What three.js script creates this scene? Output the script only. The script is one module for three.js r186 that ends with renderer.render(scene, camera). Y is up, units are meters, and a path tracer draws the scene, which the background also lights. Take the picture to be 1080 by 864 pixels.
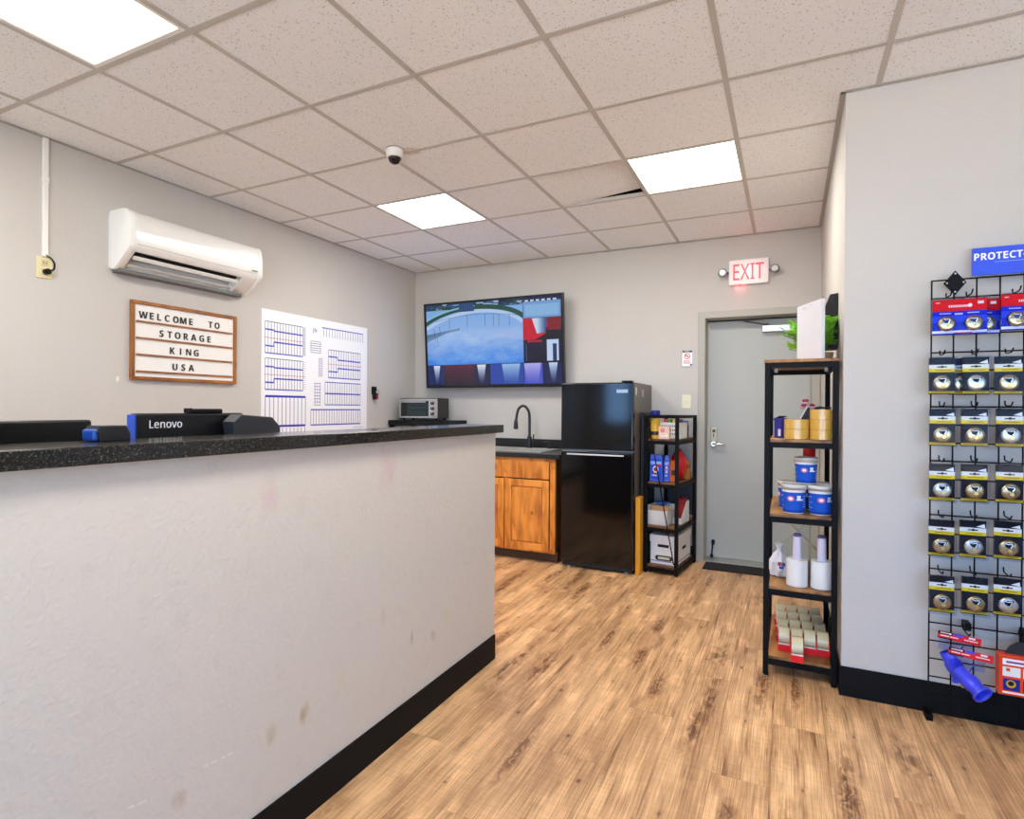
import * as THREE from 'three';
import { RoundedBoxGeometry } from 'three/addons/geometries/RoundedBoxGeometry.js';
import { mergeGeometries, toCreasedNormals } from 'three/addons/utils/BufferGeometryUtils.js';
import { FontLoader } from 'three/addons/loaders/FontLoader.js';
import { TextGeometry } from 'three/addons/geometries/TextGeometry.js';
import { RectAreaLightUniformsLib } from 'three/addons/lights/RectAreaLightUniformsLib.js';

// ---------------------------------------------------------------- camera, sky, light, exposure
RectAreaLightUniformsLib.init();
const scene = new THREE.Scene();
const camera = new THREE.PerspectiveCamera(70.97, 1080 / 864, 0.05, 60);
camera.position.set(0, 1.30, 0);
camera.rotation.set(-0.00248, 0.4486, 0.00674, 'YXZ');
scene.add(camera);

const renderer = new THREE.WebGLRenderer({ antialias: true });
renderer.toneMapping = THREE.LinearToneMapping;
renderer.toneMappingExposure = 1.8;
renderer.shadowMap.enabled = true;

scene.background = new THREE.Color().setRGB(0.28, 0.55, 1.0);   // clear blue daytime sky, seen through the shop windows
scene.backgroundIntensity = 4.0;
const sun = new THREE.DirectionalLight(new THREE.Color().setRGB(1, .96, .9), 31);   // high behind the building: lights the forecourt, never enters the shop
sun.position.set(3, 14, -9.5); sun.target.position.set(0, 0, 0); sun.castShadow = true;
Object.assign(sun.shadow.camera, { left: -20, right: 20, top: 20, bottom: -20, near: 1, far: 60 }); scene.add(sun, sun.target);

const PANEL_COLOR = new THREE.Color().setRGB(1.0, 0.96, 0.885);
const PANEL_LEVEL = 11.5;                                        // light of the flat ceiling panels
const TROFFER_LEVEL = 9.0;                                      // light of the older prismatic fittings

// ---------------------------------------------------------------- the measures of the room
const XL = -3.64, XR = 4.0, ZB = -5.14, ZF = 2.2, XA = 0.225, ZR = -3.02, HC = 2.748;
const GX = -3.308, GZ = -1.46, T = 0.6096;                       // a crossing of the ceiling grid and its spacing

// ---------------------------------------------------------------- helpers
let seed = 20240611;
function rnd() { seed = (seed + 0x6D2B79F5) | 0; let t = Math.imul(seed ^ (seed >>> 15), 1 | seed); t = (t + Math.imul(t ^ (t >>> 7), 61 | t)) ^ t; return ((t ^ (t >>> 14)) >>> 0) / 4294967296; }
const rr = (a, b) => a + (b - a) * rnd();
const taken = {};
function numbered(n) { if (taken[n] === undefined) { taken[n] = 0; return n; } taken[n]++; return n + '_' + String(taken[n]).padStart(3, '0'); }

function prep(g) {
  g = g.index ? g.toNonIndexed() : g;
  for (const k of Object.keys(g.attributes)) if (!['position', 'normal', 'uv'].includes(k)) g.deleteAttribute(k);
  return g;
}
function metreUV(g) {                                            // uv in metres, by the way each face points
  g = prep(g);
  const p = g.attributes.position, n = g.attributes.normal, uv = new Float32Array(p.count * 2);
  for (let i = 0; i < p.count; i += 3) {
    let a = 0, b = 0, c = 0;
    for (let k = 0; k < 3; k++) { a += Math.abs(n.getX(i + k)); b += Math.abs(n.getY(i + k)); c += Math.abs(n.getZ(i + k)); }
    for (let k = 0; k < 3; k++) {
      const x = p.getX(i + k), y = p.getY(i + k), z = p.getZ(i + k);
      const u = b >= a && b >= c ? [x, z] : a >= c ? [z, y] : [x, y];
      uv[(i + k) * 2] = u[0]; uv[(i + k) * 2 + 1] = u[1];
    }
  }
  g.setAttribute('uv', new THREE.BufferAttribute(uv, 2));
  return g;
}
// a box from corner to corner, edges rounded by r
function bx(x0, x1, y0, y1, z0, z1, r = 0, seg = 2) {
  const w = Math.abs(x1 - x0), h = Math.abs(y1 - y0), d = Math.abs(z1 - z0);
  const g = r > 0 ? new RoundedBoxGeometry(w, h, d, seg, Math.min(r, w * .49, h * .49, d * .49)) : new THREE.BoxGeometry(w, h, d);
  g.translate((x0 + x1) / 2, (y0 + y1) / 2, (z0 + z1) / 2);
  return metreUV(g);
}
const cb = (x, y, z, w, h, d, r = 0) => bx(x - w / 2, x + w / 2, y, y + h, z - d / 2, z + d / 2, r);   // by the middle of its base
function cyl(r0, r1, h, x = 0, y = 0, z = 0, seg = 24, open = false) { const g = new THREE.CylinderGeometry(r1, r0, h, seg, 1, open); g.translate(x, y + h / 2, z); return prep(g); }
function cylAxis(axis, r, len, x, y, z, seg = 20) { const g = new THREE.CylinderGeometry(r, r, len, seg); if (axis === 'x') g.rotateZ(Math.PI / 2); if (axis === 'z') g.rotateX(Math.PI / 2); g.translate(x, y, z); return prep(g); }
function lathe(pts, x = 0, y = 0, z = 0, seg = 28) { const g = new THREE.LatheGeometry(pts.map(([a, b]) => new THREE.Vector2(a, b)), seg); g.translate(x, y, z); return prep(g); }
const V = (x, y, z) => new THREE.Vector3(x, y, z);
function tube(pts, r, seg = 24, rad = 8, closed = false) { return prep(new THREE.TubeGeometry(new THREE.CatmullRomCurve3(pts.map((p) => V(...p)), closed, 'catmullrom', .4), seg, r, rad, closed)); }
function rod(a, b, r, rad = 6) {
  const A = V(...a), Bv = V(...b), d = Bv.clone().sub(A), g = new THREE.CylinderGeometry(r, r, d.length(), rad);
  g.applyQuaternion(new THREE.Quaternion().setFromUnitVectors(V(0, 1, 0), d.normalize())); g.translate((a[0] + b[0]) / 2, (a[1] + b[1]) / 2, (a[2] + b[2]) / 2);
  return prep(g);
}
function extr(pts, depth, bevel = 0) {                           // an outline in x, y drawn out along z
  const s = new THREE.Shape(pts.map(([a, b]) => new THREE.Vector2(a, b)));
  return prep(new THREE.ExtrudeGeometry(s, { depth, bevelEnabled: bevel > 0, bevelThickness: bevel, bevelSize: bevel, bevelSegments: 2, curveSegments: 12 }));
}
function face(w, h, x = 0, y = 0, z = 0) { const g = new THREE.PlaneGeometry(w, h); g.translate(x, y, z); return prep(g); }
function obj(name, geos, m, parent = scene) {
  const list = (Array.isArray(geos) ? geos : [geos]).map(prep);
  const o = new THREE.Mesh(list.length > 1 ? mergeGeometries(list) : list[0], m);
  o.name = parent === scene ? numbered(name) : name; o.castShadow = o.receiveShadow = true;
  parent.add(o); return o;
}
function thing(name, label, category, [x, y, z] = [0, 0, 0], turn = 0, group) {
  const o = new THREE.Group(); o.name = numbered(name); scene.add(o);
  o.position.set(x, y, z); o.rotation.y = turn; o.userData = { label, category };
  if (group) o.userData.group = group;
  return o;
}
function tag(o, label, category, group) { o.userData = { label, category }; if (group) o.userData.group = group; return o; }
function struct(name, geos, m) { const o = obj(name, geos, m); o.userData.kind = 'structure'; return o; }
function copy(src, label, [x, y, z], turn = 0) {
  const c = src.clone(); c.name = numbered(src.name.replace(/_\d{3}$/, '')); c.userData = { ...src.userData, label };
  c.position.set(x, y, z); c.rotation.y = turn; scene.add(c); return c;
}
function canv(w, h, draw, repeat) {
  const c = document.createElement('canvas'); c.width = w; c.height = h; draw(c.getContext('2d'), w, h);
  const t = new THREE.CanvasTexture(c); t.colorSpace = THREE.SRGBColorSpace; t.magFilter = THREE.LinearFilter;
  if (repeat) { t.wrapS = t.wrapT = THREE.RepeatWrapping; t.repeat.set(repeat, repeat); }
  return t;
}
function dataTex(w, h, f, { srgb = true, repeat = [1, 1] } = {}) {
  const d = new Uint8Array(w * h * 4);
  for (let y = 0; y < h; y++) for (let x = 0; x < w; x++) { const c = f(x / w, y / h, x, y), i = (y * w + x) * 4; for (let k = 0; k < 3; k++) d[i + k] = Math.max(0, Math.min(255, c[k])); d[i + 3] = 255; }
  const t = new THREE.DataTexture(d, w, h); t.wrapS = t.wrapT = THREE.RepeatWrapping; t.magFilter = THREE.LinearFilter; t.repeat.set(...repeat);
  if (srgb) t.colorSpace = THREE.SRGBColorSpace; t.needsUpdate = true; return t;
}
// tiling value noise
const LAT = new Float32Array(65536); for (let i = 0; i < 65536; i++) LAT[i] = rnd();
function vn(x, y, px, py, s = 0) {
  const xi = Math.floor(x), yi = Math.floor(y), fx = x - xi, fy = y - yi, ux = fx * fx * (3 - 2 * fx), uy = fy * fy * (3 - 2 * fy);
  const h = (a, b) => LAT[((((a % px) + px) % px) * 157 + (((b % py) + py) % py) * 1031 + s * 7919) & 65535];
  return (h(xi, yi) * (1 - ux) + h(xi + 1, yi) * ux) * (1 - uy) + (h(xi, yi + 1) * (1 - ux) + h(xi + 1, yi + 1) * ux) * uy;
}
function fbm(u, v, fx, fy, oct, s = 0) { let a = 0, k = .5, t = 0; for (let i = 0; i < oct; i++) { a += k * vn(u * fx, v * fy, fx, fy, s + i); t += k; k *= .5; fx *= 2; fy *= 2; } return a / t; }
const M = (color, roughness = .6, more = {}) => new THREE.MeshStandardMaterial({ color, roughness, ...more });
const MP = (o) => new THREE.MeshPhysicalMaterial(o);
const metal = (color, roughness = .3) => M(color, roughness, { metalness: 1 });

// ---------------------------------------------------------------- shared materials
const orangePeel = dataTex(512, 512, (u, v) => { const n = fbm(u, v, 64, 64, 2, 3) * .75 + fbm(u, v, 20, 20, 2, 9) * .25; const k = Math.max(0, Math.min(1, (n - .4) * 3)); return [k * 255, k * 255, k * 255]; }, { srgb: false, repeat: [1.4, 1.4] });
const wallTone = dataTex(256, 256, (u, v) => { const n = fbm(u, v, 5, 5, 4, 21) - .5, w = 4; return [201 + n * w, 196 + n * w, 189 + n * w]; }, { repeat: [.4, .4] });
const wallPaint = new THREE.MeshStandardMaterial({ map: wallTone, roughness: .72, bumpMap: orangePeel, bumpScale: .0004 });
const matteBlack = (color, roughness = .6, specularIntensity = .3) => MP({ color, roughness, specularIntensity });
const blackBase = matteBlack('#101012');
const blackSteel = matteBlack('#0c0c0d', .55, .3);
const blackPlastic = matteBlack('#0d0d0f', .4, .5);
const greyPlastic = M('#3c3d42', .45);
const whitePlastic = M('#eceae4', .35);
const chrome = metal('#d9d9d6', .18), brushed = metal('#b9b7b2', .32);
const chipboardDark = M('#2a2119', .8);
const clearPlastic = MP({ color: '#ffffff', transmission: 1, roughness: .06, thickness: 0, ior: 1.45 });

function woodTex(w, h, light, dark, o) {                         // grain runs along v
  return dataTex(w, h, (u, v) => {
    const warp = fbm(u, v, 3, 2, 3, o.s) * o.warp, ring = (u * o.rings + warp + .22 * fbm(u, v, 6, 4, 3, o.s + 5)) ;
    const f = ring - Math.floor(ring), line = Math.pow(Math.abs(f - .5) * 2, 3);
    const fibre = fbm(u, v, o.fib, 6, 3, o.s + 11), broad = fbm(u, v, 3, 2, 3, o.s + 17);
    let k = .30 * line + .55 * (fibre - .35) + o.broad * (broad - .42);
    const streak = Math.max(0, fbm(u, v, 10, 3, 4, o.s + 31) - o.cut) * o.streak; k += streak;
    for (const [ku, kv, kr] of o.knots) { const du = (u - ku) * o.asp, dv = v - kv, d = Math.sqrt(du * du + dv * dv * .35) / kr; if (d < 3) k += 1.1 * Math.exp(-d * d * 1.2) + .25 * Math.exp(-d) * (Math.sin(d * 9) * .5 + .5); }
    k = Math.max(0, Math.min(1, k)); return [0, 1, 2].map((i) => light[i] + (dark[i] - light[i]) * k);
  });
}

function oakTex(w, h, light, dark, s, kn, o) {                      // one floor plank, .19 m by 1.22 m, grain along v
  const sm = (a, b, x) => { const t = Math.max(0, Math.min(1, (x - a) / (b - a))); return t * t * (3 - 2 * t); };
  return dataTex(w, h, (u, v) => {
    let wu = u + .09 * (fbm(u, v, 2, 4, 3, s) - .5), knot = 0, tail = 0;
    for (const [ku, kv, r] of kn) {
      const du = (u - ku) * .19, dv = (v - kv) * 1.22, d = Math.sqrt(du * du * 1.6 + dv * dv * .5) / r;
      wu += .05 * Math.exp(-d * d * .25) * Math.sign(du + 1e-6) * Math.exp(-Math.abs(dv) / .05);
      knot += Math.exp(-d * d) * .9; tail += Math.exp(-(du * du) / (r * r * 2.2)) * Math.exp(-Math.abs(dv) / (r * 14));
    }
    const fib = fbm(wu, v, 84, 4, 3, s + 7), fine = fbm(wu, v, 128, 20, 2, s + 13), broad = fbm(wu, v, 3, 3, 3, s + 19), saw = fbm(u, v, 3, 160, 2, s + 3);
    const ring = wu * 4 + 6 * fbm(wu, v, 2, 1, 2, s + 23), f = ring - Math.floor(ring), line = Math.pow(1 - Math.abs(f - .5) * 2, 7) * sm(.42, .75, fbm(u, v, 3, 3, 2, s + 29));
    let burl = 0; for (const [bu, bv, bw, bl] of o) { const du = (u - bu) * .19 + .012 * (fbm(u, v, 4, 24, 2, s + 41) - .5), dv = (v - bv) * 1.22, e = Math.exp(-(du * du) / (bw * bw) - (dv * dv) / (bl * bl)); if (e > .02) { const n = fbm(wu + .25 * fbm(u, v, 6, 30, 2, s + 43), v, 20, 26, 3, s + 47); burl += e * (.2 + .62 * sm(.36, .72, n)); } }
    const wisp = sm(.66, .82, fbm(wu, v, 9, 3, 4, s + 37)) * (.4 + fib), pale = sm(.5, .72, fbm(u, v, 3, 7, 3, s + 53));
    let k = .62 * (fib - .42) + .36 * (fine - .5) + .66 * (broad - .42) + .12 * (saw - .5) + .26 * line + .4 * wisp + .75 * knot + .3 * tail * fib + burl - .16 * pale;
    k = Math.max(-.22, Math.min(1, k + .08));
    return [0, 1, 2].map((i) => light[i] + (dark[i] - light[i]) * k);
  });
}
// ---------------------------------------------------------------- floor: oak-look planks laid away from the camera
const floor = struct('floor', bx(XL - .2, XR + .2, -.12, -.012, ZB - .2, ZF + .2), M('#2e2219', .9));
{
  const light = [224, 177, 128], dark = [106, 66, 37], mats = [];
  for (let k = 0; k < 7; k++) {
    const knots = []; for (let i = 0; i < 1 + (k % 3); i++) if (i % 2 === 0) knots.push([rr(.15, .85), rr(.1, .9), rr(.004, .008)]);
    const burls = []; for (let i = 0; i < 1 + (k % 2); i++) burls.push([rr(.2, .8), rr(.12, .88), rr(.02, .044), rr(.08, .19)]);
    const tone = [1, .98, 1.02, .97, 1.0, .985, 1.01][k];
    const t = oakTex(224, 1280, light.map((c) => c * tone), dark, 40 + k * 43, knots, burls);
    const b = dataTex(96, 576, (u, v) => { const n = fbm(u, v, 48, 8, 3, 60 + k) * 255; return [n, n, n]; }, { srgb: false });
    mats.push(new THREE.MeshStandardMaterial({ map: t, roughness: .38, bumpMap: b, bumpScale: .0006 }));
  }
  const W = .19, L = 1.22, geos = [];
  for (let k = 0; k < 4; k++) {
    const g = prep(new RoundedBoxGeometry(W - .0008, .011, L - .0006, 1, .0008)), p = g.attributes.position, uv = g.attributes.uv;
    for (let i = 0; i < p.count; i++) uv.setXY(i, (k & 1 ? -1 : 1) * p.getX(i) / W + .5, (k & 2 ? -1 : 1) * p.getZ(i) / L + .5);
    geos.push(g);
  }
  let n = 0;
  for (let c = 0; XL - .02 + c * W < XR; c++) {
    const off = ((c * .37) % 1) * L;
    for (let z = ZF + .1 - off + L; z > ZB; z -= L) {
      const x = XL - .02 + (c + .5) * W;
      if (x > XA + .15 && z < ZR - .1) continue;
      const pl = new THREE.Mesh(geos[Math.floor(rnd() * 4)], mats[Math.floor(rnd() * 7)]);
      pl.name = n ? 'plank_' + String(n).padStart(3, '0') : 'plank'; n++;
      const end = Math.min(z, ZF + .1), len = end - (z - L); if (len < .02) { n--; continue; }
      pl.scale.z = len / L; pl.position.set(x, -.0055, end - len / 2); pl.castShadow = pl.receiveShadow = true; floor.add(pl);
    }
  }
}

// ---------------------------------------------------------------- walls
const DX0 = -.645, DX1 = .165, DH = 2.075;                       // the exit door's opening
const SZ0 = .96, SZ1 = 1.24, SY0 = 1.08, SY1 = 1.95;                // narrow side window behind the camera
struct('wall_left', [bx(XL - .15, XL, 0, 3.05, ZB - .27, SZ0), bx(XL - .15, XL, 0, 3.05, SZ1, ZF + .15), bx(XL - .15, XL, 0, SY0, SZ0, SZ1), bx(XL - .15, XL, SY1, 3.05, SZ0, SZ1)], wallPaint);
struct('wall_back', [bx(XL, DX0 - .03, 0, 3.05, ZB - .27, ZB), bx(DX1 + .03, XA + .12, 0, 3.05, ZB - .27, ZB), bx(DX0 - .03, DX1 + .03, DH + .03, 3.05, ZB - .27, ZB)], wallPaint);
struct('wall_alcove', bx(XA, XA + .12, 0, 3.05, ZB, ZR - .12), wallPaint);
struct('wall_right', bx(XA, XR, 0, 3.05, ZR - .12, ZR, .003), wallPaint);
struct('wall_far_right', bx(XR, XR + .15, 0, 3.05, ZR - .12, ZF + .15), wallPaint);
const WX0 = -1.95, WX1 = 3.6, WY0 = .5, WY1 = 2.35, VX0 = -3.3, VX1 = -2.78, VY0 = 1.02;
struct('wall_front', [bx(XL, XR, 0, WY0, ZF, ZF + .15), bx(XL, XR, WY1, 3.05, ZF, ZF + .15), bx(XL, VX0, WY0, WY1, ZF, ZF + .15), bx(VX0, VX1, WY0, VY0, ZF, ZF + .15), bx(VX1, WX0, WY0, WY1, ZF, ZF + .15), bx(WX1, XR, WY0, WY1, ZF, ZF + .15)], wallPaint);
{
  const win = new THREE.Group(); win.name = 'window_1'; win.userData.kind = 'structure'; scene.add(win);
  const alu = metal('#8e9094', .4), n = 4, w = (WX1 - WX0) / n;
  obj('window_frame', [bx(WX0, WX1, WY0, WY0 + .05, ZF + .03, ZF + .12), bx(WX0, WX1, WY1 - .05, WY1, ZF + .03, ZF + .12), ...Array.from({ length: n + 1 }, (_, i) => bx(WX0 + i * w - (i ? .025 : 0), WX0 + i * w + (i < n ? .025 : 0), WY0 + .05, WY1 - .05, ZF + .03, ZF + .12))], alu, win);
  for (let i = 0; i < n; i++) obj('pane', face(w - .05, WY1 - WY0 - .1, WX0 + (i + .5) * w, (WY0 + WY1) / 2, ZF + .075), MP({ color: '#ffffff', transmission: 1, roughness: 0, thickness: 0 }), win);
}
{
  const glass = MP({ color: '#ffffff', transmission: 1, roughness: 0, thickness: 0 }), alu = metal('#8e9094', .4);
  const a = new THREE.Group(); a.name = 'window_2'; a.userData.kind = 'structure'; scene.add(a);
  obj('window_frame', [bx(VX0, VX0 + .03, VY0, WY1, ZF + .04, ZF + .11), bx(VX1 - .03, VX1, VY0, WY1, ZF + .04, ZF + .11), bx(VX0 + .03, VX1 - .03, VY0, VY0 + .03, ZF + .04, ZF + .11), bx(VX0 + .03, VX1 - .03, WY1 - .03, WY1, ZF + .04, ZF + .11)], alu, a);
  obj('pane', face(VX1 - VX0 - .06, WY1 - VY0 - .06, (VX0 + VX1) / 2, (VY0 + WY1) / 2, ZF + .075), glass, a);
  const b = new THREE.Group(); b.name = 'window_3'; b.userData.kind = 'structure'; scene.add(b);
  obj('window_frame', [bx(XL - .1, XL - .05, SY0, SY1, SZ0, SZ0 + .02), bx(XL - .1, XL - .05, SY0, SY1, SZ1 - .02, SZ1), bx(XL - .1, XL - .05, SY0, SY0 + .02, SZ0 + .02, SZ1 - .02), bx(XL - .1, XL - .05, SY1 - .02, SY1, SZ0 + .02, SZ1 - .02)], alu, b);
  obj('pane', face(SZ1 - SZ0 - .04, SY1 - SY0 - .04).rotateY(Math.PI / 2).translate(XL - .075, (SY0 + SY1) / 2, (SZ0 + SZ1) / 2), glass, b);
}
struct('ground_outside', bx(-30, 30, -.25, -.15, ZF + .16, 40), M('#b3afa8', .9));

// black cove base
const BH = .122;
struct('baseboard_left', bx(XL, XL + .008, 0, BH, ZB, ZF, .002), blackBase);
struct('baseboard_back', bx(XL + .008, DX0 - .07, 0, BH, ZB, ZB + .008, .002), blackBase);
struct('baseboard_alcove', bx(XA - .008, XA, 0, BH, ZB + .1, ZR, .002), blackBase);
struct('baseboard_right', bx(XA - .008, XR, 0, BH + .012, ZR, ZR + .008, .002), blackBase);

// the low wall of the service counter
const CX = -1.37, CZ = -2.65, CY = 1.172;
{
  const map = canv(2048, 656, (g, w, h) => {
    g.fillStyle = 'rgb(212,205,195)'; g.fillRect(0, 0, w, h);
    const px = (z) => (z + 2.65) / 3.65 * w, py = (y) => (1 - y / 1.172) * h;
    const blot = (z, y, rz, ry, col, a) => { for (let i = 0; i < 44; i++) { g.fillStyle = `rgba(${col},${a / 22})`; g.beginPath(); g.ellipse(px(z) + rr(-1, 1) * rz * 430, py(y) + rr(-1, 1) * ry * 480, rr(.1, .7) * rz * 560, rr(.2, 1) * ry * 560, rr(-.3, .3), 0, 7); g.fill(); } };
    blot(-1.35, .337, .018, .028, '150,118,62', .8); blot(-1.221, .325, .022, .035, '150,128,92', .5); blot(-.935, .313, .02, .022, '150,134,104', .55);
    blot(-1.922, .366, .012, .025, '140,118,78', .6); blot(-2.081, .317, .02, .022, '150,126,84', .5); blot(-1.739, .51, .012, .03, '165,142,100', .35); blot(-2.179, .379, .03, .03, '160,138,98', .3);
    blot(-1.209, 1.032, .035, .045, '200,182,150', .2); blot(-1.762, 1.065, .05, .055, '214,186,140', .22); blot(-1.516, .358, .02, .03, '160,140,105', .3);
    g.strokeStyle = 'rgba(236,232,226,.8)'; g.lineWidth = 2.2; g.setLineDash([7, 4, 12, 6]);
    g.beginPath(); g.moveTo(px(-1.004), py(.357)); g.lineTo(px(-1.092), py(.347)); g.stroke(); g.beginPath(); g.moveTo(px(-.815), py(.368)); g.lineTo(px(-.868), py(.358)); g.stroke(); g.setLineDash([]);
    for (let i = 0; i < 900; i++) { const s = rnd() < .5; g.fillStyle = s ? 'rgba(178,166,148,.06)' : 'rgba(224,219,210,.07)'; g.beginPath(); g.ellipse(rr(0, w), rr(0, h), rr(2, 16), rr(2, 12), rr(0, 3), 0, 7); g.fill(); }
  });
  const bump = orangePeel.clone(); bump.repeat.set(3.65 * 1.6, 1.172 * 1.6);
  const m = new THREE.MeshStandardMaterial({ map, roughness: .6, bumpMap: bump, bumpScale: .0006 });
  const wall = struct('wall_counter', bx(CX - .12, CX - .002, 0, CY, CZ, 1.0), wallPaint);
  const g = new THREE.PlaneGeometry(3.65, CY); g.rotateY(Math.PI / 2); g.scale(1, 1, -1); g.translate(CX, CY / 2, CZ + 3.65 / 2);
  const ix = g.index; const a = ix.array; for (let i = 0; i < a.length; i += 3) { const t = a[i]; a[i] = a[i + 1]; a[i + 1] = t; }
  g.computeVertexNormals(); obj('painted_face', g, m, wall);
  struct('baseboard_counter', bx(CX, CX + .008, 0, BH + .004, CZ, 1.0, .002), blackBase);
}

// ---------------------------------------------------------------- ceiling: lay-in tiles on a T-bar grid
const ceiling = struct('ceiling', bx(XL - .15, XR + .15, 3.05, 3.15, ZB - .15, ZF + .15), M('#2c2b2a', .9));
const LIGHTS = [[1, -2, 1, 2], [4, -2, 1, 2], [1, 3, 1, 1], [4, 3, 1, 1]];   // column, row, columns, rows; rows count away from the camera
{
  const speck = (k, stain) => canv(512, 512, (g, w, h) => {
    g.fillStyle = 'rgb(246,246,246)'; g.fillRect(0, 0, w, h);
    for (let i = 0; i < 2600; i++) { g.fillStyle = `rgba(160,156,152,${rr(.06, .22)})`; g.beginPath(); g.ellipse(rr(0, w), rr(0, h), rr(.8, 3), rr(.8, 2.4), rr(0, 3), 0, 7); g.fill(); }
    for (let i = 0; i < 520; i++) { g.fillStyle = `rgba(84,78,72,${rr(.45, .9)})`; g.beginPath(); g.ellipse(rr(0, w), rr(0, h), rr(.8, 2.6), rr(.7, 1.6), rr(0, 3), 0, 7); g.fill(); }
    if (stain) for (let i = 0; i < 40; i++) { g.fillStyle = `rgba(178,138,84,${rr(.03, .09)})`; g.beginPath(); g.ellipse(stain[0] * w + rr(-40, 34), stain[1] * h + rr(-20, 20), rr(6, 26), rr(5, 16), rr(0, 3), 0, 7); g.fill(); }
  });
  const tm = [0, 1, 2].map((k) => new THREE.MeshStandardMaterial({ map: speck(k), roughness: .95 }));
  const stained = new THREE.MeshStandardMaterial({ map: speck(3, [.27, .03]), roughness: .95 });
  const stainedTwo = new THREE.MeshStandardMaterial({ map: speck(4, [.25, .98]), roughness: .95 });
  const mkTile = (w, d) => { const g = prep(new THREE.BoxGeometry(w, .015, d)), p = g.attributes.position, uv = g.attributes.uv; for (let i = 0; i < p.count; i++) uv.setXY(i, p.getX(i) / T + .5, .5 - p.getZ(i) / T); return g; };
  const full = mkTile(T - .006, T - .006), bar = M('#c4beb6', .5);
  let n = 0, nb = 0;
  const bars = (g, x, z) => { const b = new THREE.Mesh(g, bar); b.name = nb ? 'grid_bar_' + String(nb).padStart(3, '0') : 'grid_bar'; nb++; b.position.set(x, HC, z); b.castShadow = b.receiveShadow = true; ceiling.add(b); };
  const tee = (len, along) => { const w = .024, wh = .026, parts = along === 'z' ? [bx(-w / 2, w / 2, -.002, .0015, -len / 2, len / 2), bx(-.002, .002, 0, wh, -len / 2, len / 2)] : [bx(-len / 2, len / 2, -.0015, .0012, -w / 2, w / 2), bx(-len / 2, len / 2, 0, wh, -.002, .002)]; return mergeGeometries(parts); };
  const crossTee = tee(T - .024, 'x');
  for (let i = -1; i <= 12; i++) {
    const x0 = Math.max(XL, GX + i * T), x1 = Math.min(XR, GX + (i + 1) * T); if (x1 - x0 < .03) continue;
    const zEnd = x0 > XA - .01 ? ZR : ZB;
    if (i >= 0) bars(tee(ZF - zEnd, 'z'), GX + i * T, (ZF + zEnd) / 2);
    for (let j = -7; j <= 6; j++) {
      const zn = Math.min(ZF, GZ - j * T), zf = Math.max(zEnd, GZ - (j + 1) * T); if (zn - zf < .04) continue;
      if (LIGHTS.some(([a, b, c, d]) => i >= a && i < a + c && j >= b && j < b + d)) continue;
      const whole = x1 - x0 > T - .01 && zn - zf > T - .01, m = i === 2 && j === 1 ? stained : i === 2 && j === 2 ? stainedTwo : tm[Math.floor(rnd() * 3)];
      const t = new THREE.Mesh(whole ? full : mkTile(x1 - x0 - .006, zn - zf - .006), m);
      t.name = n ? 'ceiling_tile_' + String(n).padStart(3, '0') : 'ceiling_tile'; n++;
      t.position.set((x0 + x1) / 2, HC + .0095, (zn + zf) / 2); t.rotation.y = 0; t.castShadow = t.receiveShadow = true;
      if (i === 3 && j === 3) { t.rotation.z = .088; t.position.y += .028; t.userData.label = 'ceiling tile pushed up at its far corner, dark gap showing'; }
      ceiling.add(t);
    }
    for (let j = -5; j <= 6; j++) {
      const z = GZ - j * T; if (z < zEnd + .03 || z > ZF - .03) continue;
      if (LIGHTS.some(([a, b, c, d]) => i >= a && i < a + c && j > b && j < b + d)) continue;
      const w = x1 - x0 - .024; bars(Math.abs(w - (T - .024)) < .005 ? crossTee : tee(w, 'x'), (x0 + x1) / 2, z);
    }
  }
  // wall angle round the edge
  const ang = M('#b5afa8', .5);
  const wa = (name, x0, x1, z0, z1) => struct(name, bx(x0, x1, HC - .003, HC, z0, z1), ang);
  wa('trim_1', XL, XL + .022, ZB, ZF); wa('trim_2', XL, XA, ZB, ZB + .022); wa('trim_3', XA - .022, XA, ZB, ZR + .02); wa('trim_4', XA - .022, XR, ZR, ZR + .022); wa('trim_5', XR - .022, XR, ZR, ZF);
}

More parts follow.
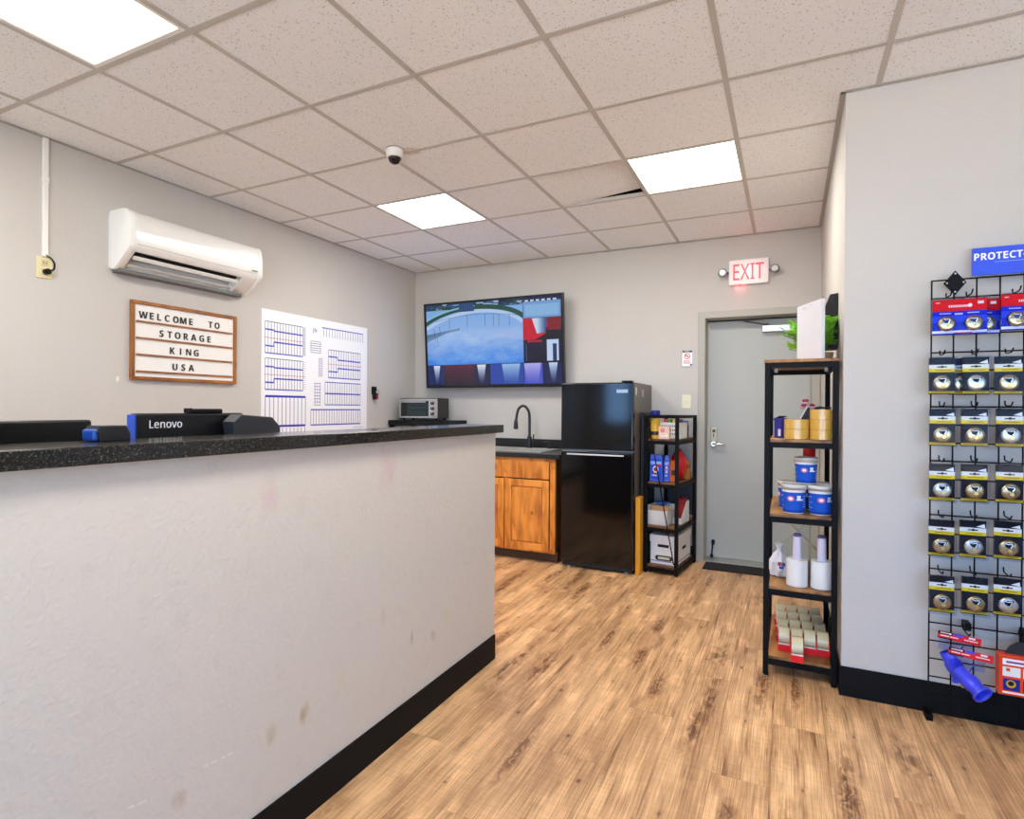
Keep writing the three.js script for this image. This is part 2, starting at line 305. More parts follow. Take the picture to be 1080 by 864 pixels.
// lamps in the ceiling
{
  const labels = ['long ceiling light with yellowish prismatic lens, cut off by the picture corner', 'long ceiling light beside the first, above the customer floor', 'square white ceiling panel light near the wall air conditioner', 'square white ceiling panel light nearest the exit sign'];
  const lens = canv(512, 1024, (g, w, h) => { g.fillStyle = '#fffdf4'; g.fillRect(0, 0, w, h); for (let y = 0; y < h; y += 8) for (let x = (y / 8 % 2) * 4; x < w; x += 8) { g.fillStyle = 'rgba(236,226,196,.35)'; g.fillRect(x, y, 3, 3); } });
  LIGHTS.forEach(([i, j, c, d], k) => {
    const w = c * T, l = d * T, x = GX + (i + c / 2) * T, z = GZ - (j + d / 2) * T, long = d > 1, f = long ? .03 : .016;
    const o = thing('ceiling_light', labels[k], 'ceiling light', [x, HC, z], 0, long ? 'long ceiling lights' : 'square ceiling panels');
    const y0 = -.001, y1 = .012;
    obj('frame', [bx(-w / 2 + .004, w / 2 - .004, y0, y1, -l / 2 + .004, -l / 2 + f), bx(-w / 2 + .004, w / 2 - .004, y0, y1, l / 2 - f, l / 2 - .004), bx(-w / 2 + .004, -w / 2 + f, y0, y1, -l / 2 + f, l / 2 - f), bx(w / 2 - f, w / 2 - .004, y0, y1, -l / 2 + f, l / 2 - f)], whitePlastic, o);
    obj('housing', bx(-w / 2 + .01, w / 2 - .01, .02, .07, -l / 2 + .01, l / 2 - .01), M('#d8d8d6', .6), o);
    const dm = long ? new THREE.MeshStandardMaterial({ color: '#fffdf2', emissive: '#fffcec', emissiveMap: lens, emissiveIntensity: 1.05, roughness: .5 }) : new THREE.MeshStandardMaterial({ color: '#ffffff', emissive: '#ffffff', emissiveIntensity: 2.2, roughness: .5 });
    const g = new THREE.PlaneGeometry(w - 2 * f, l - 2 * f); g.rotateX(Math.PI / 2); g.translate(0, .004, 0); obj('diffuser', g, dm, o);
    const rl = new THREE.RectAreaLight(PANEL_COLOR, long ? TROFFER_LEVEL : PANEL_LEVEL, w - 2 * f, l - 2 * f);
    rl.position.set(x, HC - .008, z); rl.rotation.x = -Math.PI / 2; scene.add(rl);
  });
}
{
  const d = thing('security_camera', 'white dome security camera with black eye on the ceiling', 'camera', [-1.998, HC - .003, -2.615]); d.scale.setScalar(.84);
  obj('mount', lathe([[0, 0], [.058, 0], [.058, -.012], [.055, -.05], [.05, -.058], [.042, -.058], [0, -.05]].map(([a, b]) => [a, b]).reverse()), whitePlastic, d);
  obj('dome', lathe([[0, -.1], [.02, -.096], [.034, -.085], [.043, -.068], [.045, -.055], [0, -.052]]), M('#0b0b0c', .08), d);
}
// ---------------------------------------------------------------- on the left wall
const font = await new FontLoader().loadAsync('fonts/droid/droid_sans_bold.typeface.json');
const fontR = await new FontLoader().loadAsync('fonts/droid/droid_sans_regular.typeface.json');
function textGeo(s, size, depth = .002, f = font) { const g = new TextGeometry(s, { font: f, size, depth, curveSegments: 5 }); g.computeBoundingBox(); const b = g.boundingBox; g.translate(-(b.min.x + b.max.x) / 2, 0, 0); return prep(g); }
// things on this wall are drawn facing +z and turned to face +x
const onLeft = (name, label, category, y, z, out = 0) => thing(name, label, category, [XL + out, y, z], Math.PI / 2);
{
  const c = onLeft('cable_conduit', 'white plastic cable conduit running from outlet up to the ceiling', 'conduit', 2.1, -1.705);
  obj('channel', bx(-.013, .013, .0, HC - 2.1 - .004, 0, .018, .004), whitePlastic, c);
  obj('coupling', bx(-.0155, .0155, .405, .435, 0, .021, .003), whitePlastic, c);
  const o = onLeft('wall_outlet', 'cream wall outlet with black plug below the white conduit', 'outlet', 1.985, -1.705);
  const cream = M('#e6d9ac', .4);
  obj('plate', bx(-.037, .037, 0, .118, 0, .007, .004), cream, o);
  obj('socket', [bx(-.017, .017, .066, .1, .006, .0095, .003), bx(-.017, .017, .018, .052, .006, .0095, .003)], M('#d8ca9c', .4), o);
  obj('slot', [bx(-.008, -.0055, .078, .09, .009, .0102), bx(.0055, .008, .078, .09, .009, .0102)], blackPlastic, o);
  const p = obj('plug', [cylAxis('z', .016, .026, .004, .036, .022), cylAxis('z', .009, .012, .004, .036, .038)], blackPlastic, o);
  obj('cord', tube([[.004, .036, .042], [.024, .05, .045], [.032, .085, .035], [.02, .112, .024], [.006, .12, .017], [0, .135, .012]], .0045), blackPlastic, p);
}
{ // air conditioner
  const L = .93, a = onLeft('air_conditioner', 'white wall-mounted split air conditioner above the letter board', 'air conditioner', 2.11, -2.03 - L / 2);
  const white = MP({ color: '#f4f3ee', roughness: .28, clearcoat: .6, clearcoatRoughness: .1 });
  const back = [[0, .012], [0, .325], [.02, .338], [.12, .338], [.15, .336], [.17, .33], [.186, .319], [.196, .302], [.2, .28], [.205, .24], [.207, .2], [.2065, .16]];
  const seam = [[.206, .1365], [.195, .1365], [.195, .1325], [.2055, .1325]], low = [[.204, .126], [.196, .112], [.185, .1]], toe = [[.06, .003], [.03, 0]];
  const pocket = [[.178, .094], [.165, .13], [.14, .165], [.1, .185], [.06, .17], [.035, .13], [.032, .06], [.048, .008]];   // the air outlet is a real hollow
  const sec = (prof, x0, x1, bevel = 0) => { const g = extr(prof, x1 - x0 - 2 * bevel, bevel); g.rotateY(-Math.PI / 2); g.translate(x1 - bevel, 0, 0); return g; };
  const body = mergeGeometries([sec([...back, ...low, ...toe], -L / 2, -L / 2 + .05, .004), sec([...back, ...seam, ...low, ...pocket, ...toe], -L / 2 + .046, .32), sec([...back, ...seam, ...low, ...toe], .32, L / 2 - .026), sec([...back, ...low, ...toe], L / 2 - .03, L / 2, .004)]);
  obj('body', metreUV(toCreasedNormals(body, .6)), white, a);
  const fan = []; for (let k = 0; k < 24; k++) { const t = k / 24 * Math.PI * 2; fan.push(bx(-.365, .315, -.0015, .0015, .028, .04).rotateX(t).translate(0, .118, .092)); }
  obj('blower_wheel', fan, M('#26272a', .6), a);
  const mouth = new THREE.Group(); mouth.name = 'air_outlet'; a.add(mouth); mouth.position.set(-.03, .0515, .1235); mouth.rotation.x = .909;
  for (const [y, hh, z, t] of [[.02, .013, -.006, -.2], [-.052, .014, -.012, .3]]) { const l = obj('louver', bx(-.375, .345, -hh, hh, .0, .005, .002), white, mouth); l.position.set(0, y, z); l.rotation.x = t; }
  obj('display', bx(.37, .42, .148, .158, .2115, .214, .001), M('#8c8a86', .4), a);
  obj('bracket', bx(-L / 2 + .02, L / 2 - .06, -.018, .006, 0, .07, .004), M('#6f6d69', .6), a);
}
{ // letter board
  const W = .742, H = .49, b = onLeft('letter_board', 'wooden framed letter board with welcome message', 'letter board', 1.46, -2.522, .001);
  const oak = new THREE.MeshStandardMaterial({ map: woodTex(64, 512, [176, 112, 46], [98, 52, 16], { s: 5, warp: 3, rings: 3, fib: 24, broad: .7, cut: .6, streak: 1, knots: [], asp: 1 }), roughness: .5 });
  obj('panel', bx(-W / 2 + .01, W / 2 - .01, .01, H - .01, .004, .012), M('#f2efe9', .6), b);
  const fr = (x0, x1, y0, y1) => obj('frame_bar', bx(x0, x1, y0, y1, 0, .026, .003), oak, b);
  fr(-W / 2, W / 2, 0, .021); fr(-W / 2, W / 2, H - .021, H); fr(-W / 2, -W / 2 + .021, .021, H - .021); fr(W / 2 - .021, W / 2, .021, H - .021);
  const ry = [.26, .47, .68, .893].map((f) => H * (1 - f));
  for (const y of ry) obj('rail', bx(-W / 2 + .034, W / 2 - .034, y - .0055, y + .0055, .012, .023, .002), oak, b);
  const rows = [['WELCOMETO', [-2.228, -2.28, -2.328, -2.381, -2.439, -2.49, -2.544, -2.689, -2.741]], ['STORAGE', [-2.344, -2.398, -2.452, -2.51, -2.565, -2.624, -2.679]], ['KING', [-2.416, -2.473, -2.529, -2.584]], ['USA', [-2.435, -2.492, -2.549]]];
  const ink = M('#17171a', .5);
  rows.forEach(([s, zs], k) => [...s].forEach((ch, i) => { const t = ch === 'I' ? bx(-.0042, .0042, 0, .0425, 0, .0025) : textGeo(ch, .043, .0025, font); t.translate(-(zs[i] + 2.522), ry[k] + .021, .013); obj('letter', t, ink, b); }));
}
{ // site map
  const W = 1.222, H = .985, m = canv(1466, 1182, (g) => {
    const S = 1200, X = (u) => (u - .007) * S, Y = (y) => (2.053 - y) * S;
    g.fillStyle = '#f7f7fb'; g.fillRect(0, 0, 1466, 1182);
    const ln = (u0, y0, u1, y1, w, c = '#3a3f96') => { g.strokeStyle = c; g.lineWidth = w; g.beginPath(); g.moveTo(X(u0), Y(y0)); g.lineTo(X(u1), Y(y1)); g.stroke(); };
    const comb = (u0, u1, y0, y1, n, w = 5, c = '#4b4f74') => { for (let i = 0; i <= n; i++) ln(u0 + (u1 - u0) * i / n, y0, u0 + (u1 - u0) * i / n, y1, w, c); };
    const blue = '#2430b8', dk = '#3c3f66';
    const block = (u0, us, u1, yt, ya, yb, yc, yd, ye, n) => {
      comb(u0, u1, yt, ye, n); ln(u0, yt, u1, yt, 6, dk); ln(u0, ye, u1, ye, 10, blue);
      ln(u0, ya, us, ya, 13, blue); ln(us, ya, us, yb, 6, blue); ln(us, yb, u1, yb, 13, blue); ln(u0, yd, us, yd, 13, blue); ln(us, yd, us, yc, 6, blue); ln(us, yc, u1, yc, 13, blue);
      ln(u0 - .01, (ya + yd) / 2, u1 + .02, (ya + yd) / 2, 5, 'rgba(190,90,110,.8)');
    };
    block(.041, .125, .422, 1.96, 1.898, 1.89, 1.804, 1.771, 1.715, 13); comb(.435, .448, 1.96, 1.72, 1, 4); for (let i = 0; i < 14; i++) ln(.43, 1.955 - i * .017, .452, 1.955 - i * .017, 3, '#6b6f92');
    block(.043, .127, .425, 1.675, 1.61, 1.604, 1.518, 1.487, 1.432, 13); for (let i = 0; i < 14; i++) ln(.432, 1.67 - i * .017, .454, 1.67 - i * .017, 3, '#6b6f92');
    comb(.046, .455, 1.38, 1.145, 10, 6); ln(.045, 1.38, .455, 1.38, 20, blue); ln(.046, 1.145, .455, 1.145, 20, blue); comb(.06, .45, 1.13, 1.07, 10, 6);
    g.fillStyle = '#23252f'; g.font = 'bold 50px serif'; g.fillText('JN', X(.535), Y(1.935));
    for (let i = 0; i < 6; i++) ln(.512, 1.856 - i * .019, .624, 1.856 - i * .019, 5, dk); ln(.512, 1.856, .512, 1.76, 5, dk); ln(.624, 1.856, .624, 1.76, 5, dk);
    for (let i = 0; i < 12; i++) ln(.6, 1.715 - i * .0138, .648, 1.715 - i * .0138, 3.5, '#7a6c96'); ln(.612, 1.72, .612, 1.56, 4, dk); ln(.636, 1.72, .636, 1.56, 4, dk);
    for (let i = 0; i < 8; i++) ln(.553, 1.5 - i * .0265, .626, 1.5 - i * .0265, 5, '#5357a8'); ln(.56, 1.5, .56, 1.313, 5, dk); ln(.618, 1.5, .618, 1.313, 5, dk); ln(.59, 1.5, .59, 1.313, 3, dk);
    ln(.64, 1.984, 1.17, 1.988, 10, blue); comb(.66, 1.165, 1.98, 1.908, 15, 5);
    block(.719, .831, 1.132, 1.8, 1.741, 1.718, 1.643, 1.61, 1.556, 13);
    comb(.68, 1.135, 1.515, 1.318, 15, 5); ln(.68, 1.515, 1.135, 1.515, 9, blue); ln(.68, 1.416, 1.135, 1.416, 14, blue); ln(.68, 1.318, 1.135, 1.318, 9, blue);
    comb(.516, 1.136, 1.275, 1.145, 20, 5); ln(.516, 1.275, 1.137, 1.275, 12, blue); ln(.516, 1.145, 1.137, 1.145, 12, blue);
    g.fillStyle = '#555a80'; g.font = '26px sans-serif'; for (let i = 0; i < 5; i++) g.fillRect(X(1.04 + i * .03), Y(1.115), 20, 6);
  });
  const p = onLeft('site_map_poster', 'white poster printed with blue plan of storage units', 'poster', 2.053 - H, -3.127 - W / 2, .001);
  obj('sheet', bx(-W / 2, W / 2, 0, H, 0, .003), M('#f5f5f8', .45), p);
  obj('printed_face', face(W, H, 0, H / 2, .0034), new THREE.MeshStandardMaterial({ map: m, roughness: .3 }), p);
}
{
  const k = onLeft('key_holder', 'small black wall bracket with keys beside the poster', 'key holder', 1.375, -4.45, .0);
  obj('bracket', [bx(-.03, .03, .05, .125, 0, .02, .006), bx(-.024, .024, .0, .06, .008, .045, .008)], blackPlastic, k);
  obj('tag', bx(-.01, .016, .005, .045, .045, .049, .002), M('#a32433', .4), k);
  obj('ring', prep(new THREE.TorusGeometry(.022, .003, 8, 20)).translate(.028, .07, .03), chrome, k);
  const h = onLeft('adhesive_hook', 'tiny white hook stuck below the letter board corner', 'hook', 1.44, -2.086);
  obj('pad', bx(-.007, .007, 0, .034, 0, .004, .002), whitePlastic, h); obj('prong', tube([[0, .01, .003], [0, .004, .012], [0, .01, .018]], .0025, 10), whitePlastic, h);
}

// ---------------------------------------------------------------- service counter and what stands behind it
{
  const gran = canv(1024, 1024, (g, w, h) => {
    g.fillStyle = '#1d1b19'; g.fillRect(0, 0, w, h);
    const cols = ['#5a5246', '#434240', '#756a55', '#2a2826', '#0d0c0c', '#453d30', '#2f3135'];
    for (let i = 0; i < 30000; i++) { g.fillStyle = cols[Math.floor(rnd() * cols.length)]; g.globalAlpha = rr(.35, .9); g.beginPath(); g.ellipse(rr(0, w), rr(0, h), rr(1.2, 3.6), rr(1, 2.8), rr(0, 3), 0, 7); g.fill(); }
  }, 1.6);
  const lam = new THREE.MeshStandardMaterial({ map: gran, roughness: .16 });
  const c = thing('countertop', 'speckled dark stone-look countertop along the low service wall', 'countertop', [0, CY, 0]);
  obj('slab', bx(-1.555, -1.338, 0, .041, CZ - .035, 1.02, .004), lam, c);
}
{
  const d = thing('desk', 'clerk desk hidden behind the service counter', 'desk', [-1.97, 0, -.8]);
  const top = M('#5a5048', .5);
  obj('desk_top', bx(-.4, .4, .715, .745, -1.1, 1.1, .004), top, d);
  for (const z of [-1.05, 1.05]) obj('side_panel', bx(-.38, .38, 0, .715, z - .012, z + .012), top, d);
}
function monitor(name, label, z0, z1, top, x, bodyM) {           // its back is turned to the customers
  const w = z0 - z1, m = thing(name, label, 'monitor', [x, .745, (z0 + z1) / 2], Math.PI / 2);
  const h = .345, t = top - .745;
  obj('back_shell', bx(-w / 2, w / 2, t - h, t, -.018, .014, .008), bodyM, m);
  obj('screen', bx(-w / 2 + .008, w / 2 - .008, t - h + .015, t - .008, -.0195, -.017), M('#0a0c10', .15), m);
  obj('stand', bx(-.03, .03, .01, t - h + .12, .014, .03, .004), blackPlastic, m);
  obj('foot', bx(-.11, .11, 0, .012, -.09, .09, .004), blackPlastic, m);
  return m;
}
{
  const shell = M('#0b0b0c', .3);
  monitor('computer_monitor', 'plain black monitor back at the end of counter near picture edge', -.36, -.93, 1.26, -1.75, shell);
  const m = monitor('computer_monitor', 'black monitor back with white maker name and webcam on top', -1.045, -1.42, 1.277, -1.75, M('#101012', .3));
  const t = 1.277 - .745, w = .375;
  obj('painted_edge_light', bx(-w / 2 - .004, -w / 2 + .001, t - .34, t - .004, -.02, .016, .001), M('#1c4fb4', .35), m);  // blue window light on the side edge, painted as a coloured strip
  const lg = textGeo('Lenovo', .024, .001, fontR); lg.translate(-w / 2 + .093, t - .045, .0142); obj('lettering', lg, M('#f2f2f2', .5), m);
  obj('webcam', [bx(-.02, .105, t - .002, t + .014, -.012, .014, .005), bx(-.02, -.005, t, t + .016, -.014, .016, .004)], blackPlastic, m);
  const p = thing('payment_terminal', 'dark grey wedge-shaped terminal beside the lettered monitor', 'terminal', [-1.70, .7458, -1.4], Math.PI / 2);
  obj('housing', extr([[-.045, .395], [.13, .395], [.125, .48], [.092, .512], [-.035, .522], [-.062, .50]], .05, .004).translate(-.01, 0, -.02), M('#2b2c31', .5), p);
  obj('stem', bx(.0, .07, .01, .4, -.01, .02, .004), blackPlastic, p); obj('foot', bx(-.05, .13, 0, .012, -.01, .1, .004), blackPlastic, p);
  const cr = thing('card_reader', 'small black card reader with blue end on the countertop', 'card reader', [-1.5, CY + .041, -.836], Math.PI / 2);
  obj('body', extr([[-.03, 0], [.037, 0], [.037, .014], [.028, .032], [-.028, .032], [-.034, .02]], .05, .003).translate(0, .003, -.025), M('#1a1a1d', .35), cr);
  obj('end_cap', bx(-.044, -.03, .002, .03, -.025, .025, .006), M('#1d4a9c', .3), cr);
}
// ---------------------------------------------------------------- television
{
  const W = 1.535, H = .868, tv = thing('wall_tv', 'large flat television showing security camera views', 'television', [-2.64, 1.5, ZB]);
  const scr = canv(1536, 864, (g, w, h) => {
    g.fillStyle = '#060a18'; g.fillRect(0, 0, w, h);
    // big yard view
    const mw = 1110, mh = 632;
    g.save(); g.beginPath(); g.rect(20, 12, mw, mh); g.clip();
    let gr = g.createLinearGradient(0, 100, 0, mh); gr.addColorStop(0, '#7fb0e8'); gr.addColorStop(.5, '#93b6ee'); gr.addColorStop(1, '#2f7fe6'); g.fillStyle = gr; g.fillRect(20, 12, mw, mh);
    g.fillStyle = '#1b3f60'; g.fillRect(20, 12, mw, 60); g.fillStyle = '#0f2434';
    for (let i = 0; i < 90; i++) { g.fillStyle = ['#0f2a3a', '#1d4a3e', '#2c5c8e', '#a7b8e4', '#142038'][i % 5]; g.fillRect(20 + rnd() * mw, 12 + rnd() * 46, rr(20, 90), rr(6, 22)); }
    g.lineWidth = 46; g.strokeStyle = '#1e4f3f'; g.beginPath(); g.moveTo(10, 210); g.quadraticCurveTo(240, 70, 620, 62); g.quadraticCurveTo(1000, 70, 1140, 190); g.stroke();
    g.lineWidth = 16; g.strokeStyle = '#8fc1d8'; g.beginPath(); g.moveTo(10, 180); g.quadraticCurveTo(260, 60, 600, 50); g.stroke();
    g.lineWidth = 34; g.strokeStyle = '#b9cdf0'; g.beginPath(); g.moveTo(20, 260); g.quadraticCurveTo(300, 110, 640, 104); g.quadraticCurveTo(980, 110, 1130, 240); g.stroke();
    g.fillStyle = '#173a6a'; g.fillRect(418, 14, 175, 88); g.strokeStyle = '#4f7fb8'; g.lineWidth = 4; for (let i = 0; i < 7; i++) { g.beginPath(); g.moveTo(430 + i * 25, 20); g.lineTo(430 + i * 25, 98); g.stroke(); }
    g.strokeStyle = '#23334a'; g.lineWidth = 4; for (const x of [300, 510, 715, 810, 870, 985]) { g.beginPath(); g.moveTo(x, 128 + Math.abs(x - 620) * .08); g.lineTo(x, 262 + Math.abs(x - 620) * .02); g.stroke(); }
    g.lineWidth = 3; g.beginPath(); g.moveTo(120, 190); g.quadraticCurveTo(600, 90, 1120, 180); g.stroke();
    g.fillStyle = 'rgba(40,80,110,.6)'; g.beginPath(); g.moveTo(20, 320); g.lineTo(420, 268); g.lineTo(420, 290); g.lineTo(240, 320); g.lineTo(20, 400); g.fill();
    g.strokeStyle = '#10303e'; g.lineWidth = 5; for (const [x, y] of [[110, 260], [180, 240], [120, 330], [150, 350]]) { g.beginPath(); g.moveTo(x, y); g.lineTo(x + 4, y + 70); g.stroke(); }
    for (let i = 0; i < 260; i++) { g.fillStyle = `rgba(${150 + rnd() * 70},${180 + rnd() * 50},240,.08)`; g.beginPath(); g.ellipse(rr(60, mw), rr(300, mh), rr(20, 120), rr(10, 40), rr(-.3, .3), 0, 7); g.fill(); }
    g.restore();
    const cell = (x, y, cw, ch, f) => { g.save(); g.beginPath(); g.rect(x, y, cw, ch); g.clip(); g.translate(x, y); f(cw, ch); g.restore(); };
    cell(1134, 12, 388, 200, (a, b) => { g.fillStyle = '#6f9fd6'; g.fillRect(0, 0, a, b); g.fillStyle = '#15204a'; g.fillRect(0, 0, a, 42); g.fillStyle = '#d3def8'; for (let i = 0; i < 6; i++) g.fillRect(20 + i * 58, 24, 34, 16); g.fillStyle = '#86b4e2'; g.fillRect(20, 70, a - 40, 110); });
    cell(1134, 216, 388, 208, (a, b) => { g.fillStyle = '#c81630'; g.fillRect(0, 0, a, b); g.fillStyle = '#0c0e22'; g.fillRect(230, 90, 160, 118); g.fillStyle = '#7f1226'; g.fillRect(250, 0, 140, 120); gr = g.createLinearGradient(90, 0, 240, 0); gr.addColorStop(0, '#f0d6ea'); gr.addColorStop(.4, '#bcd8f4'); gr.addColorStop(1, '#2b4a84'); g.fillStyle = gr; g.beginPath(); g.moveTo(90, 0); g.lineTo(250, 0); g.lineTo(230, 140); g.lineTo(140, 150); g.fill(); g.fillStyle = '#0c0e22'; g.beginPath(); g.moveTo(120, 208); g.lineTo(260, 140); g.lineTo(390, 208); g.fill(); });
    cell(1134, 428, 388, 204, (a, b) => { g.fillStyle = '#0e1030'; g.fillRect(0, 0, a, b); g.fillStyle = '#b01a38'; g.fillRect(40, 0, 150, 20); g.fillStyle = '#c3d7f6'; g.fillRect(240, 0, 120, b); g.fillStyle = '#1b2a64'; g.fillRect(300, 40, 40, b); g.fillStyle = '#39508e'; g.fillRect(20, 30, 10, b); });
    const bot = [['#16265e', '#dfeafc', 70, 150], ['#1c0b1e', '#5c0f2c', 0, 380], ['#0e1740', '#e8f0ff', 30, 130], ['#2b49a8', '#9ec5ee', 130, 330], ['#4a55c8', '#b6b2f2', 0, 180], ['#152056', '#cfe0ff', 60, 150]];
    let x = 20; [200, 360, 180, 370, 200, 196].forEach((cw, i) => { cell(x, 650, cw - 4, 202, (a, b) => { g.fillStyle = bot[i][0]; g.fillRect(0, 0, a, b); gr = g.createLinearGradient(0, 0, 0, b); gr.addColorStop(0, bot[i][1]); gr.addColorStop(1, bot[i][0]); g.fillStyle = gr; g.beginPath(); g.moveTo(bot[i][2], 0); g.lineTo(bot[i][3], 0); g.lineTo(bot[i][3] - 30, b); g.lineTo(bot[i][2] + 30, b); g.fill(); }); x += cw; });
  });
  const head = new THREE.Group(); head.name = 'display'; tv.add(head); head.position.set(0, H / 2, .155); head.rotation.x = .075;
  obj('bezel', [bx(-W / 2, W / 2, -H / 2, H / 2, -.035, .0, .004)], M('#0a0a0b', .3), head);
  obj('screen', face(W - .022, H - .03, 0, .006, .0006), new THREE.MeshStandardMaterial({ color: '#05060a', emissive: '#ffffff', emissiveMap: scr, emissiveIntensity: .48, roughness: .18 }), head);
  obj('rear_housing', bx(-.45, .45, -.3, .15, -.062, -.035, .01), blackPlastic, head);
  obj('badge', bx(-.014, .014, -H / 2 - .006, -H / 2 + .004, -.012, .001, .001), M('#8a8c90', .4), head);
  obj('wall_mount', [bx(-.3, .3, .32, .52, 0, .02, .002), bx(-.2, -.17, .2, .62, .02, .085), bx(.17, .2, .2, .62, .02, .085)], blackSteel, tv);
  const rl = new THREE.RectAreaLight(new THREE.Color().setRGB(.30, .48, 1), .32, W - .03, H - .04);
  rl.position.set(-2.64, 1.5 + H / 2, ZB + .165); rl.rotation.set(0, Math.PI, 0); rl.rotation.order = 'YXZ'; rl.rotation.x = -.075; scene.add(rl);
}
// ---------------------------------------------------------------- exit sign, notices, switch
{
  const e = thing('exit_sign', 'lit red and white exit sign with two emergency lamps', 'exit sign', [-.305, 2.335, ZB]);
  obj('housing', bx(-.153, .153, 0, .205, 0, .045, .006), M('#eeeeec', .4), e);
  const g = textGeo('EXIT', .132, .003, fontR); g.computeBoundingBox(); const bw = g.boundingBox.max.x - g.boundingBox.min.x; g.scale(.235 / bw, 1, 1); g.translate(0, .036, .0445);
  obj('lettering', g, new THREE.MeshStandardMaterial({ color: '#f05058', emissive: '#ff3a48', emissiveIntensity: .34, roughness: .5 }), e);
  for (const s of [-1, 1]) { const l = obj('lamp_head', lathe([[0, 0], [.03, .004], [.036, .014], [.036, .028], [.026, .04], [0, .046]].map(([a, b]) => [a, b])).rotateX(Math.PI / 2 + .35).translate(s * .198, .108, .045), M('#8d8d90', .35), e); obj('lens', cylAxis('z', .024, .006, s * .198, .1, .092), M('#d8d8dc', .15), l); obj('lamp_arm', cylAxis('x', .01, .05, s * .165, .105, .028), greyPlastic, e); }
  const pl = new THREE.PointLight(new THREE.Color().setRGB(1, .18, .2), .016, 2); pl.position.set(-.305, 2.44, ZB + .1); scene.add(pl);
  const up = new THREE.PointLight(new THREE.Color().setRGB(1, .1, .14), .005, 1); up.position.set(-.37, 2.32, ZB + .03); scene.add(up);
  obj('test_lamp', cyl(.006, .006, .006, -.065, -.006, .03, 10), new THREE.MeshStandardMaterial({ color: '#ff3040', emissive: '#ff2030', emissiveIntensity: 1.2 }), e);

  const n = thing('no_smoking_notice', 'small no-smoking notice on the wall left of the door', 'notice', [-.793, 1.665, ZB]);
  obj('plate', bx(-.049, .049, 0, .152, 0, .004, .001), M('#f4f2f2', .4), n);
  obj('printed_face', face(.096, .148, 0, .076, .0044), new THREE.MeshStandardMaterial({ roughness: .4, map: canv(192, 296, (g, w, h) => {
    g.fillStyle = '#f6f4f4'; g.fillRect(0, 0, w, h); g.strokeStyle = '#5a6a8c'; g.lineWidth = 8; g.strokeRect(4, 4, w - 8, h - 8); g.fillStyle = '#2a2a30'; g.fillRect(16, 14, w - 32, 34); g.fillStyle = '#fff'; g.font = 'bold 22px sans-serif'; g.fillText('NOTICE', 52, 39);
    g.strokeStyle = '#d42a3c'; g.lineWidth = 13; g.beginPath(); g.arc(w / 2, 112, 44, 0, 7); g.stroke(); g.beginPath(); g.moveTo(w / 2 - 31, 81); g.lineTo(w / 2 + 31, 143); g.stroke(); g.fillStyle = '#33333a'; g.fillRect(w / 2 - 30, 106, 52, 11);
    g.fillStyle = 'rgba(190,60,80,.8)'; for (let i = 0; i < 4; i++) g.fillRect(34, 180 + i * 18, w - 68 - (i % 2) * 20, 8); g.fillStyle = '#2a2a30'; g.fillRect(w - 48, h - 50, 32, 32);
  }) }), n);
  const s = thing('light_switch', 'cream light switch plate below the no-smoking notice', 'light switch', [-.797, 1.306, ZB]);
  obj('plate', bx(-.038, .038, 0, .118, 0, .006, .003), M('#ece2c4', .4), s); obj('toggle', bx(-.006, .006, .052, .07, .005, .016, .002), M('#f4eedc', .4), s);
}
